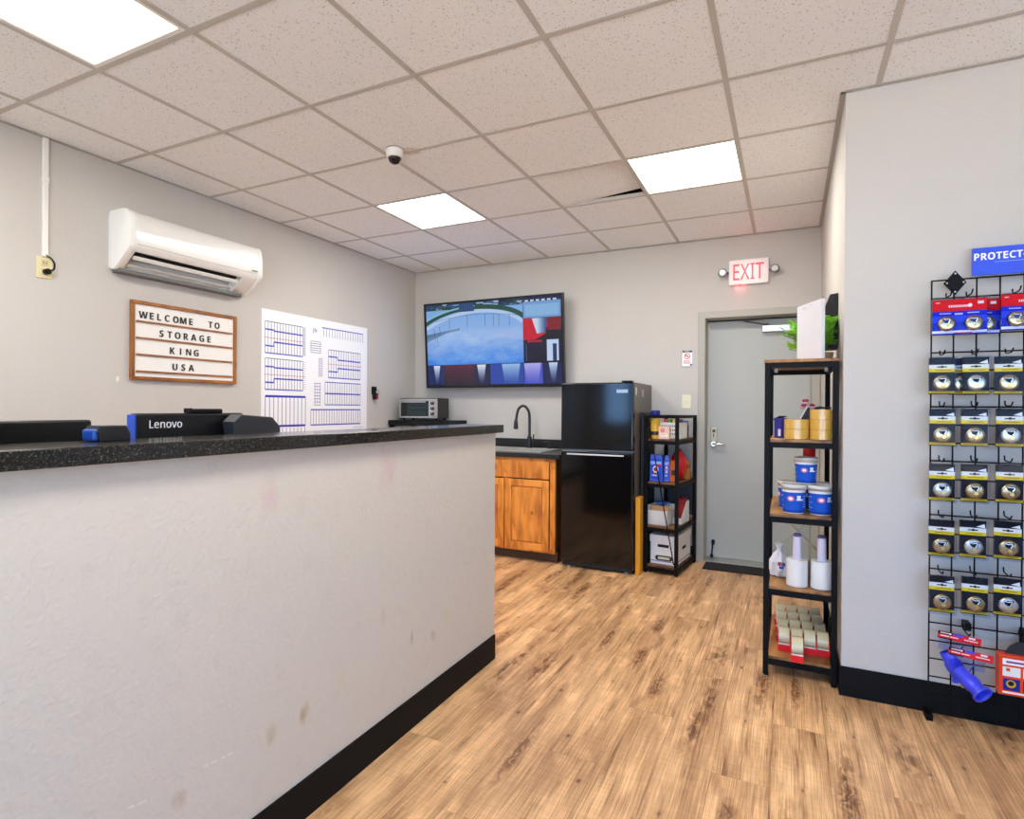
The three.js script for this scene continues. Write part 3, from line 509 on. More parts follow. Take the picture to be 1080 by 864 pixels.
// ---------------------------------------------------------------- exit door
{
  const paint = M('#a9aaa4', .45), leafM = M('#b9bcb7', .42), zl = ZB - .16;
  const d = new THREE.Group(); d.name = 'door_1'; d.userData.kind = 'structure'; scene.add(d);
  const fr = M('#b1aea3', .45);
  obj('door_frame', [bx(DX0 - .058, DX0, 0, DH + .055, ZB - .25, ZB + .014, .003), bx(DX1, XA - .002, 0, DH + .055, ZB - .25, ZB + .014, .003), bx(DX0, DX1, DH, DH + .055, ZB - .25, ZB + .014, .003), bx(DX0, DX0 + .016, 0, DH, ZB - .25, zl - .002), bx(DX1 - .016, DX1, 0, DH, ZB - .25, zl - .002)], fr, d);
  obj('door_leaf', bx(DX0 + .004, DX1 - .004, .012, DH - .006, zl - .044, zl, .002), leafM, d);
  obj('threshold', bx(DX0, DX1, 0, .012, ZB - .25, ZB + .01, .002), metal('#c9c6bd', .35), d);
  obj('seal', bx(DX0 + .002, DX1 - .002, DH - .012, DH, zl, zl + .006), M('#2a2b2d', .7), d);
  obj('backing', bx(DX0, DX1, .0, DH, ZB - .26, ZB - .25), M('#333333', .8), d);
  const lk = obj('lock_plate', bx(DX0 + .032, DX0 + .084, .975, 1.145, zl, zl + .014, .004), metal('#b49c78', .35), d);
  obj('thumb_turn', [bx(DX0 + .054, DX0 + .062, 1.06, 1.09, zl + .014, zl + .028, .003), bx(DX0 + .046, DX0 + .07, 1.1, 1.125, zl + .014, zl + .018, .002)], M('#3a3128', .4), lk);
  obj('lever', [cylAxis('z', .02, .02, DX0 + .058, 1.0, zl + .022), cylAxis('z', .009, .05, DX0 + .058, 1.0, zl + .045), tube([[DX0 + .05, 1.0, zl + .062], [DX0 + .09, 1.002, zl + .066], [DX0 + .13, 1.0, zl + .064], [DX0 + .16, .994, zl + .058]], .0095, 16)], chrome, lk);
  obj('closer_body', bx(DX0 + .44, DX0 + .74, DH - .125, DH - .068, zl, zl + .065, .006), metal('#c6c8cc', .38), d);
  obj('closer_arm', [rod([DX0 + .48, DH - .062, zl + .035], [DX0 + .3, DH - .03, zl + .1], .006), rod([DX0 + .3, DH - .03, zl + .1], [DX0 + .52, DH - .006, zl + .03], .006), cyl(.012, .012, .02, DX0 + .48, DH - .07, zl + .035, 12)], metal('#6d7074', .4), d);
  obj('door_contact', bx(DX0 + .002, DX0 + .018, DH - .085, DH - .03, zl + .001, zl + .016, .002), M('#d8d3c4', .4), d);
  obj('kick_stop', [bx(DX0 + .045, DX0 + .072, .12, .16, zl, zl + .02, .004), rod([DX0 + .058, .15, zl + .018], [DX0 + .05, .03, zl + .035], .007), cyl(.014, .012, .025, DX0 + .05, .014, zl + .035, 12)], blackPlastic, d);
}
{
  const m = thing('door_mat', 'black rubber mat on the floor before the exit door', 'door mat', [-.24, 0, -5.0]);
  obj('base', bx(-.385, .385, 0, .007, -.115, .115, .003), M('#1b1b1c', .8), m);
  for (let i = 0; i < 22; i++) obj('ridge', bx(-.375 + i * .0345, -.362 + i * .0345, .007, .010, -.105, .105), M('#222223', .85), m);
}
// ---------------------------------------------------------------- kitchenette
const CF = -4.46;
{
  const pineTex = (s, knots) => woodTex(256, 512, [244, 160, 70], [160, 82, 26], { s, warp: 4, rings: 4, fib: 32, broad: .8, cut: .6, streak: 1.4, knots, asp: .5 });
  const p1 = new THREE.MeshStandardMaterial({ map: pineTex(70, [[.3, .3, .008], [.62, .55, .006], [.45, .72, .007]]), roughness: .36 }), p2 = new THREE.MeshStandardMaterial({ map: pineTex(76, []), roughness: .36 }), p3 = new THREE.MeshStandardMaterial({ map: pineTex(82, [[.5, .1, .016]]), roughness: .36 });
  const c = thing('base_cabinet', 'knotty orange pine sink cabinet left of the fridge', 'cabinet', [0, 0, 0]);
  const X0 = -2.95, X1 = -1.742;
  obj('carcass', [bx(X0, X0 + .018, .1, .878, ZB + .012, CF - .02), bx(X1 - .018, X1, .1, .878, ZB + .012, CF - .02), bx(X0, X1, .1, .118, ZB + .012, CF - .02), bx(X0, X1, .1, .878, ZB + .012, ZB + .022), bx(X0, X1, 0, .1, ZB + .012, CF - .07)], M('#7a4518', .5), c);
  obj('toe_kick', bx(X0, X1, 0, .1, CF - .07, CF - .062), M('#4a3524', .6), c);
  const uv01 = (g) => { g.computeBoundingBox(); const b = g.boundingBox, p = g.attributes.position, uv = g.attributes.uv; for (let i = 0; i < p.count; i++) uv.setXY(i, (p.getX(i) - b.min.x) * 1.6, (p.getY(i) - b.min.y) * 1.2); return g; };
  obj('face_frame', [bx(X0, X1, .845, .88, CF - .02, CF), bx(X0, X1, .085, .125, CF - .02, CF), ...[X0, -2.645, -2.232, -1.79].map((x) => bx(x, x + .045, .125, .845, CF - .02, CF))].map(uv01), p2, c);
  const drawer = (x0, x1, m) => obj('drawer_front', uv01(bx(x0, x1, .705, .852, CF, CF + .02, .004)), m, c);
  drawer(-2.94, -2.63, p2); drawer(-2.615, -1.795, p3);
  const door = (x0, x1) => {
    const d = obj('door', [bx(x0, x0 + .058, .1, .695, CF, CF + .02, .004), bx(x1 - .058, x1, .1, .695, CF, CF + .02, .004), bx(x0 + .058, x1 - .058, .1, .158, CF, CF + .02, .004), bx(x0 + .058, x1 - .058, .637, .695, CF, CF + .02, .004)].map(uv01), p2, c);
    const q = extr([[x0 + .075, .175], [x1 - .075, .175], [x1 - .075, .62], [x0 + .075, .62]], .004, .01); q.translate(0, 0, CF + .002);
    const pp = obj('door_panel', uv01(q), p1, d); obj('panel_back', bx(x0 + .05, x1 - .05, .15, .645, CF + .001, CF + .006), p2, d);
  };
  door(-2.94, -2.63); door(-2.615, -2.212); door(-2.2, -1.795);

  const top = M('#1c1d20', .3), hx0 = -2.66, hx1 = -1.93, hz0 = -5.02, hz1 = -4.56;
  const w = thing('kitchen_worktop', 'black kitchen worktop with backsplash around the steel sink', 'worktop', [0, .88, 0]);
  obj('slab', [bx(X0 - .005, hx0, 0, .038, ZB + .004, CF + .03, .003), bx(hx1, -1.70, 0, .038, ZB + .004, CF + .03, .003), bx(hx0, hx1, 0, .038, ZB + .004, hz0), bx(hx0, hx1, 0, .038, hz1, CF + .03, .003)], top, w);
  obj('backsplash', bx(X0 - .005, -1.70, .038, .122, ZB + .001, ZB + .022, .003), top, w);
  const s = thing('kitchen_sink', 'stainless steel sink set in the black worktop', 'sink', [0, .9185, 0]);
  const st = metal('#e6e3dc', .34);
  obj('rim', [bx(hx0 - .02, hx0 + .025, 0, .006, hz0 - .02, hz1 + .02, .002), bx(hx1 - .025, hx1 + .02, 0, .006, hz0 - .02, hz1 + .02, .002), bx(hx0 + .025, hx1 - .025, 0, .006, hz0 - .02, hz0 + .07, .002), bx(hx0 + .025, hx1 - .025, 0, .006, hz1 - .025, hz1 + .02, .002)], st, s);
  obj('basin', [bx(hx0 + .02, hx1 - .02, -.17, -.166, hz0 + .065, hz1 - .02), bx(hx0 + .02, hx0 + .024, -.17, 0, hz0 + .065, hz1 - .02), bx(hx1 - .024, hx1 - .02, -.17, 0, hz0 + .065, hz1 - .02), bx(hx0 + .02, hx1 - .02, -.17, 0, hz0 + .065, hz0 + .069), bx(hx0 + .02, hx1 - .02, -.17, 0, hz1 - .024, hz1 - .02)], st, s);
  obj('drain', cyl(.045, .045, .004, (hx0 + hx1) / 2, -.166, -4.78, 20), metal('#8f8d88', .4), s);
  const f = thing('kitchen_faucet', 'matte black gooseneck faucet behind the sink', 'faucet', [-2.213, .9245, -4.985]);
  const mb = M('#17161a', .32);
  obj('base', lathe([[0, 0], [.03, 0], [.03, .006], [.024, .012], [.022, .1], [.016, .115], [0, .115]]), mb, f);
  obj('spout', tube([[0, .1, 0], [0, .28, 0], [-.008, .345, .004], [-.04, .39, .01], [-.075, .395, .016], [-.108, .365, .022], [-.122, .31, .026], [-.128, .26, .028]], .0125, 48, 12), mb, f);
  obj('spray_head', lathe([[0, 0], [.02, 0], [.022, .01], [.019, .06], [.0145, .09], [0, .09]]).translate(-.13, .175, .029), mb, f);
  obj('lever', [cylAxis('x', .008, .03, .028, .07, 0), bx(.036, .046, .066, .13, -.006, .006, .003)], mb, f);
  const sd = thing('soap_dispenser', 'short black soap pump beside the faucet', 'soap dispenser', [-2.01, .9245, -4.985]);
  obj('collar', cyl(.018, .014, .03), mb, sd); obj('pump', [cyl(.007, .007, .03, 0, .03, 0, 12), tube([[0, .058, 0], [-.02, .062, .006], [-.05, .056, .014]], .006, 10)], mb, sd);
}
{ // black stand with toaster oven in the corner
  const s = thing('appliance_stand', 'black stand in the corner carrying the toaster oven', 'stand', [-3.3, 0, -4.88]);
  obj('top_board', bx(-.325, .335, 1.122, 1.172, -.22, .22, .006), blackPlastic, s);
  for (const [x, z] of [[-.3, -.19], [.3, -.19], [-.3, .19], [.3, .19]]) obj('leg', bx(x - .018, x + .018, 0, 1.122, z - .018, z + .018), blackSteel, s);
  obj('lower_shelf', bx(-.3, .3, .5, .52, -.19, .19), blackPlastic, s);
  const t = thing('toaster_oven', 'silver and black toaster oven in the far corner', 'toaster oven', [-3.34, 1.172, -4.88], .1);
  obj('body', bx(-.215, .215, .018, .222, -.13, .12, .008), M('#131314', .4), t);
  for (const [x, z] of [[-.18, -.1], [.18, -.1], [-.18, .09], [.18, .09]]) obj('foot', cyl(.012, .012, .02, x, 0, z, 10), blackPlastic, t);
  obj('front_panel', [bx(-.212, .214, .022, .04, .12, .13, .003), bx(-.212, .214, .192, .215, .12, .13, .003), bx(-.212, -.195, .04, .192, .12, .13), bx(.12, .214, .04, .192, .12, .13)], metal('#c5c2ba', .34), t);
  obj('glass_door', bx(-.195, .12, .042, .19, .12, .127, .003), MP({ color: '#15231d', roughness: .06 }), t);
  obj('handle', [cylAxis('x', .007, .28, -.04, .182, .15), bx(-.165, -.155, .176, .188, .125, .15), bx(.075, .085, .176, .188, .125, .15)], chrome, t);
  for (const y of [.17, .118, .066]) { const k = obj('knob', cylAxis('z', .017, .018, .165, y, .138), M('#1a1a1b', .3), t); obj('pointer', bx(.164, .166, y, y + .014, .147, .149), whitePlastic, k); }
  obj('top_rack', bx(-.17, .18, .222, .23, -.1, .09, .003), M('#b9b29c', .4), t);
}
{ // fridge
  const x0 = -1.685, x1 = -1.085, zf = -4.43, f = thing('refrigerator', 'black top-freezer refrigerator beside the pine cabinet', 'refrigerator', [0, 0, 0]);
  const gloss = MP({ color: '#060608', roughness: .09, ior: 1.52 });
  obj('body', bx(x0 + .004, x1 - .004, .025, 1.51, ZB + .035, zf - .06, .006), M('#6a6159', .45), f);
  const dr = obj('main_door', bx(x0, x1, .05, .958, zf - .058, zf, .012, 3), gloss, f);
  obj('door_handle', bx(x0 + .055, x1 - .075, .924, .936, zf - .004, zf + .012, .004), M('#cfd4da', .3), dr);
  const fz = obj('freezer_door', bx(x0, x1, .968, 1.508, zf - .058, zf, .012, 3), gloss, f);
  obj('edge_trim', bx(x0 + .004, x1 - .004, .9585, .9675, zf - .05, zf - .006), M('#5a6e82', .3), f);
  const bd = obj('badge', bx(x1 - .135, x1 - .045, 1.425, 1.452, zf - .001, zf + .002, .001), metal('#b6b6ba', .3), fz);
  obj('kick_plate', bx(x0 + .01, x1 - .01, .012, .048, zf - .06, zf - .03, .004), M('#1a1a1c', .5), f);
  for (const x of [x0 + .06, x1 - .06]) obj('foot', cyl(.016, .016, .026, x, 0, zf - .05, 12), M('#c6c8cc', .4), f);
  for (const x of [x0 + .06, x1 - .06]) obj('foot', cyl(.016, .016, .026, x, 0, ZB + .1, 12), M('#c6c8cc', .4), f);
  obj('hinge_cover', bx(x1 - .1, x1 - .02, 1.51, 1.522, zf - .09, zf - .01, .004), blackPlastic, f);
  obj('energy_sticker', bx(x1 - .0045, x1 - .003, 1.41, 1.47, zf - .115, zf - .085), M('#e8e4dc', .5), f);
  obj('side_sticker', bx(x1 - .0045, x1 - .003, 1.4, 1.46, zf - .36, zf - .3), M('#b6b0a8', .5), f);
}
{
  const b = thing('black_board', 'tall black board wedged between the fridge and metal rack', 'board', [-1.061, 0, -4.83]);
  obj('sheet', bx(-.012, .012, 0, 1.265, -.22, .2, .003), M('#0e0e10', .5), b); obj('edging', bx(-.014, .014, 1.262, 1.27, -.22, .2, .002), blackPlastic, b);
  const y = thing('yellow_board', 'narrow yellow board standing between fridge and metal rack', 'board', [-1.058, 0, -4.535]);
  obj('sheet', bx(-.019, .019, 0, .60, -.05, .055, .004), M('#e09a1c', .5), y); obj('cap', bx(-.0195, .0195, .6, .606, -.05, .055, .002), M('#c98a18', .5), y);
}
// ---------------------------------------------------------------- open metal and wood racks
const rustic = (s, a, b) => new THREE.MeshStandardMaterial({ map: woodTex(256, 512, a, b, { s, warp: 5, rings: 3, fib: 40, broad: 1, cut: .55, streak: 2.4, knots: [[.3, .25, .012], [.7, .7, .014]], asp: .5 }), roughness: .5 });
const boardWood = rustic(90, [196, 142, 82], [92, 54, 22]), boardWood2 = rustic(97, [148, 96, 54], [74, 42, 20]);
function rack(o, w, d, tops, height, wood, post, bt) {           // base at the middle of its footprint; boards inside four posts
  for (const [sx, sz] of [[-1, 1], [1, 1], [-1, -1], [1, -1]]) {
    const x = sx * (w / 2 - post / 2), z = sz * (d / 2 - post / 2);
    const p = obj('post', bx(x - post / 2, x + post / 2, .006, height, z - post / 2, z + post / 2, .002), blackSteel, o);
    obj('foot', cyl(.011, .011, .007, x, 0, z, 10), blackPlastic, p);
  }
  for (const t of tops) {
    const g = bx(-w / 2 + .004, w / 2 - .004, t - bt, t, -d / 2 + post * .25, d / 2 - post * .25, .002);
    if (t > height) { const q = obj('shelf_board', bx(-w / 2 - .004, w / 2 + .004, t - bt, t, -d / 2 - .004, d / 2 + .004, .002), wood, o); } else obj('shelf_board', bx(-w / 2 + post, w / 2 - post, t - bt, t, -d / 2 + post * .6, d / 2 - post * .6, .002), wood, o);
    const y1 = t - bt, y0 = y1 - .026;
    for (const s of [-1, 1]) obj('rail', bx(-w / 2 + post, w / 2 - post, y0, y1, s * (d / 2 - post / 2) - post * .35, s * (d / 2 - post / 2) + post * .35), blackSteel, o);
    for (const s of [-1, 1]) obj('rail', bx(s * (w / 2 - post / 2) - post * .35, s * (w / 2 - post / 2) + post * .35, y0, y1, -d / 2 + post, d / 2 - post), blackSteel, o);
  }
}
// a box with a printed front (facing +z); art is drawn on a canvas
const inked = (w, h, draw) => new THREE.MeshPhysicalMaterial({ map: canv(w, h, draw), roughness: .6, specularIntensity: .35 });

// ---- the tall rack by the corner
const TX = .053, TD = .66, TZ = -3.075 - TD / 2, TW = .318;
const TT = [1.545, 1.157, .793, .437, .095];
const LIFT = .0008;
{
  const o = thing('storage_rack', 'tall black metal rack with wooden shelves at the wall corner', 'rack', [TX, 0, TZ]);
  rack(o, TW, TD, TT, 1.529, boardWood, .025, .015);
  obj('cross_brace', [rod([-TW / 2 + .02, .46, -TD / 2 + .012], [TW / 2 - .02, .74, -TD / 2 + .012], .003), rod([TW / 2 - .02, .46, -TD / 2 + .018], [-TW / 2 + .02, .74, -TD / 2 + .018], .003)], brushed, o);
  for (const s of [-1, 1]) obj('shelf_bracket', bx(s * .11 - .008, s * .11 + .008, 1.485, 1.505, .25, .262, .002), M('#a8a49a', .5), o);
}
{ // tape rolls
  const tape = MP({ color: '#d9a94a', roughness: .22, clearcoat: .6 }), core = M('#b08a58', .8);
  const proto = (label, y, x, z, r) => { const t = thing('tape_roll', label, 'tape roll', [x, y, z], rr(0, 6), 'tape rolls on the upper shelf'); obj('winding', lathe([[.038, 0], [r - .001, 0], [r, .001], [r, .047], [r - .001, .048], [.038, .048]], 0, 0, 0, 40), tape, t); obj('core', lathe([[.038, .048], [.0355, .048], [.0355, 0], [.038, 0]], 0, 0, 0, 30), core, t); return t; };
  const y = TT[1] + LIFT, L = [['lower', 0], ['upper', 1]];
  for (const [n, k] of L) proto(`${n} tan tape roll of the short two-roll stack`, y + k * .0485, .036, -3.165, .056);
  for (const [n, k] of [['bottom', 0], ['middle', 1], ['top', 2]]) proto(`${n} tan tape roll of the tall three-roll stack`, y + k * .0485, .145, -3.16, .052);
  const b = thing('product_box', 'small dark blue box left of the tape rolls', 'box', [-.035, y, -3.24], .5);
  obj('carton', bx(-.02, .02, 0, .1, -.03, .03, .002), M('#2c2a8c', .5), b); obj('flap', bx(-.02, .02, .1, .103, -.03, .05, .001).rotateX(-.25).translate(0, .0, 0), M('#232268', .5), b); obj('panel', bx(-.0208, -.016, .01, .045, .012, .0308), M('#d9d6e4', .5), b);
  const bk = thing('black_folder', 'black folded card leaning behind the tape rolls', 'folder', [.09, y + .002, -3.29], -.2);
  obj('cover', extr([[-.06, 0], [.05, 0], [.05, .1], [.0, .155], [-.06, .04]], .006, .001), M('#0e0e10', .5), bk); obj('edge', extr([[-.0615, .038], [-.0, .157], [-.006, .16], [-.068, .038]], .007, .0005), M('#e8e4e4', .5), bk);
  const fl = thing('fabric_flower', 'small pink and red fabric flower above the tape rolls', 'flower', [.083, y, -3.36]);
  obj('stem', rod([0, 0, 0], [0, .15, 0], .003), M('#3e5a2c', .7), fl);
  for (let i = 0; i < 9; i++) { const a = i * 2.4, g = prep(new THREE.SphereGeometry(.014, 8, 6)); g.scale(1, .6, 1); g.translate(Math.cos(a) * .016 * (i % 3), .155 + (i % 4) * .012, Math.sin(a) * .016 * (i % 3)); obj('petal', g, i % 2 ? M('#c2485c', .7) : M('#e8b6c0', .7), fl); }
  const bs = thing('blue_spool', 'dark blue spool beside the tall tape stack by the wall', 'spool', [.178, y, -3.29]);
  obj('spool', lathe([[0, 0], [.022, 0], [.022, .008], [.014, .012], [.014, .07], [.022, .074], [.022, .082], [0, .082]]), M('#1e2a86', .45), bs);
  const sc = thing('dark_ring', 'crumpled dark plastic wrap on top of the tape stack', 'wrap', [.145, y + .1458, -3.16]);
  obj('wrap', tube([[-.03, .004, 0], [-.01, .012, .018], [.012, .006, .01], [.03, .012, -.01], [.036, .005, .01], [.01, .008, -.02]], .004, 30, 6, true), M('#2b221c', .6), sc);
}
{ // tubs
  const label = inked(512, 200, (g, w, h) => { g.fillStyle = '#1d55c4'; g.fillRect(0, 0, w, h); g.fillStyle = '#3f86e2'; g.fillRect(0, 90, 210, 110); for (const x of [20, 276]) { g.fillStyle = '#e07a8c'; g.beginPath(); g.arc(x + 34, 62, 26, 0, 7); g.fill(); g.fillStyle = '#f6f0f4'; g.beginPath(); g.arc(x + 34, 62, 14, 0, 7); g.fill(); g.fillStyle = '#eef4fc'; g.fillRect(x + 78, 30, 28, 46); g.fillRect(x + 74, 66, 52, 12); g.fillStyle = 'rgba(214,228,250,.75)'; for (let i = 0; i < 5; i++) g.fillRect(x + 130, 34 + i * 26, 90 - (i % 2) * 24, 7); } g.fillStyle = '#15409c'; g.fillRect(0, h - 24, w, 24); });
  const tub = (lab, x, y, z, turn, s = 1) => {
    const t = thing('plastic_tub', lab, 'tub', [x, y, z], turn, 'blue tubs on the middle shelf');
    const r0 = .047 * s, r1 = .054 * s, h = .118 * s, lid = M('#dcd8d0', .4);
    obj('tub_wall', lathe([[0, 0], [r0 - .003, 0], [r0, .003], [r1, h], [0, h]], 0, 0, 0, 36), M('#e6e2da', .4), t);
    const g = new THREE.CylinderGeometry(r1 + .0002, r0 + .0012, h * .84, 36, 1, true); g.translate(0, h * .47, 0); obj('label_sleeve', g, label, t);
    obj('lid', lathe([[0, .018 * s], [r1 - .006, .018 * s], [r1 - .004, .024 * s], [r1 + .001, .024 * s], [r1 + .004, .02 * s], [r1 + .004, 0], [0, 0]].reverse(), 0, h, 0, 36), lid, t);
    return t;
  };
  const y = TT[2] + LIFT;
  tub('blue tub with white lid at the shelf front, left of its pair', .0265, y, -3.16, 2.2);
  tub('blue tub with white lid at the shelf front, beside the wall', .143, y, -3.165, 2.5);
  tub('blue tub with white lid, second row by the open side', .008, y, -3.29, 1.2);
  tub('blue tub with white lid, second row by the wall', .13, y, -3.29, .7);
  tub('small blue tub sitting on top of the other tubs', .08, y + .142, -3.21, 2.3, .92);
  const c = thing('spray_can', 'white can with red cap behind the stacked tubs', 'can', [.1, y, -3.41]);
  obj('can_body', lathe([[0, 0], [.03, 0], [.031, .004], [.031, .24], [.027, .252], [0, .252]]), whitePlastic, c); obj('cap', lathe([[0, .09], [.026, .09], [.029, .085], [.03, 0], [0, 0]].reverse(), 0, .25, 0), M('#e01818', .35), c);
}
{ // stretch wrap
  const film = MP({ color: '#eae8e4', roughness: .25, clearcoat: .5 }), y = TT[3] + LIFT;
  const wrapRoll = (lab, x, z) => {
    const t = thing('stretch_wrap_roll', lab, 'wrap roll', [x, y, z], 0, 'stretch wrap rolls');
    obj('film', lathe([[0, 0], [.047, 0], [.049, .003], [.048, .128], [.044, .132], [0, .132]], 0, 0, 0, 32), film, t);
    obj('handle', lathe([[0, 0], [.021, 0], [.019, .1], [.017, .112], [0, .112]].reverse().map(([a, b]) => [a, b]).reverse(), 0, .131, 0), M('#d9d2e2', .35), t); obj('handle_cap', lathe([[0, .012], [.014, .012], [.0185, .006], [.0185, 0], [0, 0]].reverse(), 0, .242, 0), M('#6a5f8e', .5), t);
  };
  wrapRoll('white stretch wrap roll with handle, nearer the open side', .043, -3.16); wrapRoll('white stretch wrap roll with handle, nearer the wall', .15, -3.165);
  const b = thing('plastic_bag', 'white plastic bag with red and blue print on shelf', 'bag', [-.038, y, -3.3], .2);
  const g = lathe([[0, 0], [.03, 0], [.042, .008], [.05, .04], [.045, .08], [.026, .115], [.01, .132], [.014, .15], [.022, .165], [.0, .15]], 0, 0, 0, 40); { const p = g.attributes.position; for (let i = 0; i < p.count; i++) { const a = Math.atan2(p.getZ(i), p.getX(i)), n = 1 + .1 * Math.sin(a * 7 + p.getY(i) * 40) + .06 * Math.sin(a * 3 - p.getY(i) * 60); p.setXYZ(i, p.getX(i) * n, p.getY(i), p.getZ(i) * n * 1.15); } g.computeVertexNormals(); }
  obj('bag_body', g, M('#e4e4e8', .3), b);
  obj('bag_print', [bx(-.012, .01, .05, .062, .058, .062, .002), bx(.0, .018, .062, .08, .054, .059, .002)], M('#3a4aa0', .5), b); obj('bag_mark', bx(-.018, -.002, .064, .084, .055, .06, .003), M('#b23a44', .5), b);
  const k = thing('small_roll', 'small brown twine ball behind the stretch wrap', 'twine', [.09, y, -3.34]);
  obj('ball', prep(new THREE.IcosahedronGeometry(.04, 2)).translate(0, .04, 0), M('#8d7c6c', .9), k); obj('tail', tube([[.03, .05, .02], [.05, .03, .04], [.04, .006, .06]], .003, 12), M('#8d7c6c', .9), k);
}
{ // tape dispensers
  const red = M('#e3161d', .38), film = MP({ color: '#dcd0a8', roughness: .16, clearcoat: .7 }), y = TT[4] + LIFT;
  const make = (lab, x, z, yy = y, turn = 0) => {
    const t = thing('tape_dispenser', lab, 'tape dispenser', [x, yy, z], turn, 'red tape dispensers on the bottom shelf');
    const side = [[-.05, .0], [.062, 0], [.07, .02], [.058, .04], [.04, .066], [.0, .08], [-.036, .068], [-.05, .035]];
    const g = extr(side, .0025); g.rotateY(-Math.PI / 2);          // profile runs towards +z
    const g2 = g.clone(); g.translate(-.0255, 0, 0); g2.translate(.028, 0, 0);
    obj('side_plate', g, red, t); obj('side_plate', g2, red, t);
    obj('front_guard', [bx(-.0275, .0275, 0, .004, -.045, .066), bx(-.0275, .0275, .0, .034, .06, .0655, .001)], red, t);
    obj('tape', cylAxis('x', .046, .049, 0, .054, -.002, 28), film, t);
    obj('cutter', bx(-.025, .025, .034, .038, .06, .067), M('#f6ecec', .4), t);
  };
  const rowN = ['front', 'second', 'third', 'rear'], colN = ['leftmost', 'second', 'third', 'rightmost'];
  for (let r = 0; r < 4; r++) for (let c = 0; c < 4; c++) make(`red tape dispenser, ${rowN[r]} row of the block, ${colN[c]} column`, -.012 + c * .0575 - r * .008, -3.235 - r * .125 + (c > 1 ? -.0 : .0) - c * .004);
  make('red tape dispenser lying alone ahead of the block', .046, -3.122, y);
}
{ // on top of the tall rack
  const y = TT[0];
  const p = thing('white_board', 'white upright board standing on top of the tall rack', 'board', [.095, y + .0006, -3.205], -1.14);
  obj('sheet', bx(-.122, .122, 0, .285, -.009, .009, .003), M('#d6d4d8', .45), p); obj('clip', [bx(-.06, -.03, .262, .267, .009, .0105), bx(.01, .03, .27, .274, .009, .0105)], M('#bcbac4', .4), p);
  const k = thing('potted_plant', 'bright green leafy plant in pot behind the white board', 'plant', [.168, y + .0006, -3.35]);
  obj('pot', lathe([[0, 0], [.03, 0], [.038, .05], [.035, .05], [.03, .045], [0, .045]], 0, 0, 0, 24), M('#cdb391', .6), k);
  const leaves = [], stems = [];
  for (let i = 0; i < 24; i++) {
    const left = i % 3 === 0, hh = left ? rr(.08, .22) : rr(.1, .23), tip = left ? [rr(-.2, -.13), hh, rr(-.13, -.06)] : [rr(-.03, .035), hh, rr(-.02, .09)];
    stems.push(tube([[0, .06, 0], [tip[0] * .4, hh * .65, tip[2] * .4], tip], .0018, 10, 5));
    for (let j = 0; j < 9; j++) {
      const t = .35 + j * .075, g = new THREE.PlaneGeometry(.036, .046, 2, 3), q = g.attributes.position;
      for (let v = 0; v < q.count; v++) { const yy = (q.getY(v) + .023) / .046; q.setXYZ(v, q.getX(v) * Math.sin(Math.PI * (.12 + .86 * yy)) * 1.1, q.getY(v) + .023, -.012 * yy * yy + Math.abs(q.getX(v)) * .3); }
      g.rotateX(-rr(.3, 1.3)); g.rotateY(rr(0, 6.28)); g.computeVertexNormals(); g.translate(tip[0] * t, .06 + (hh - .06) * Math.sqrt(t), tip[2] * t); leaves.push(prep(g));
    }
  }
  obj('stems', stems, M('#4f7a2c', .7), k);
  const fo = obj('foliage', leaves, MP({ color: '#8fd23a', roughness: .6, transmission: .35, thickness: 0, side: THREE.DoubleSide }), k); fo.userData.kind = 'stuff';
  const s = thing('wall_speaker', 'black wall box above plant on the white side wall', 'speaker', [XA, 1.62, -3.42], -Math.PI / 2);
  obj('cabinet', extr([[0, 0], [.05, 0], [.055, .2], [.03, .27], [0, .275]], .12, .004).rotateY(-Math.PI / 2).translate(.06, 0, .005), M('#0d0d0f', .6), s);
  obj('grille', bx(-.055, .055, .02, .18, .0575, .062, .003), M('#1c1c1e', .8), s);
}

// ---- the lower rack between the fridge and the door
const SX = -.868, SZ = -4.832, SA = -.122, SW = .272, SD = .53, ST = [1.062, .722, .375, .062];
const at2 = (lx, y, lz) => [SX + lx * Math.cos(SA) + lz * Math.sin(SA), y, SZ - lx * Math.sin(SA) + lz * Math.cos(SA)];
const on2 = (name, label, cat, lx, y, lz, turn = 0, group) => thing(name, label, cat, at2(lx, y, lz), SA + turn, group);
{
  const o = thing('storage_rack', 'low dark metal rack of supplies between fridge and door', 'rack', [SX, 0, SZ], SA);
  rack(o, SW, SD, ST, 1.25, boardWood2, .026, .014);
  const w = SW, d = SD, p = .026;
  for (const s of [-1, 1]) obj('top_rail', bx(-w / 2 + p, w / 2 - p, 1.228, 1.25, s * (d / 2 - p / 2) - .009, s * (d / 2 - p / 2) + .009), blackSteel, o);
  for (const s of [-1, 1]) obj('top_rail', bx(s * (w / 2 - p / 2) - .009, s * (w / 2 - p / 2) + .009, 1.228, 1.25, -d / 2 + p, d / 2 - p), blackSteel, o);
  obj('end_brace', [rod([-w / 2 + .03, 1.22, d / 2 - .004], [w / 2 - .03, .09, d / 2 - .004], .0045)], blackSteel, o);
  obj('back_panel', bx(-w / 2 + p, w / 2 - p, .40, .68, -d / 2 + .002, -d / 2 + .006), M('#3c3f44', .6), o);
}
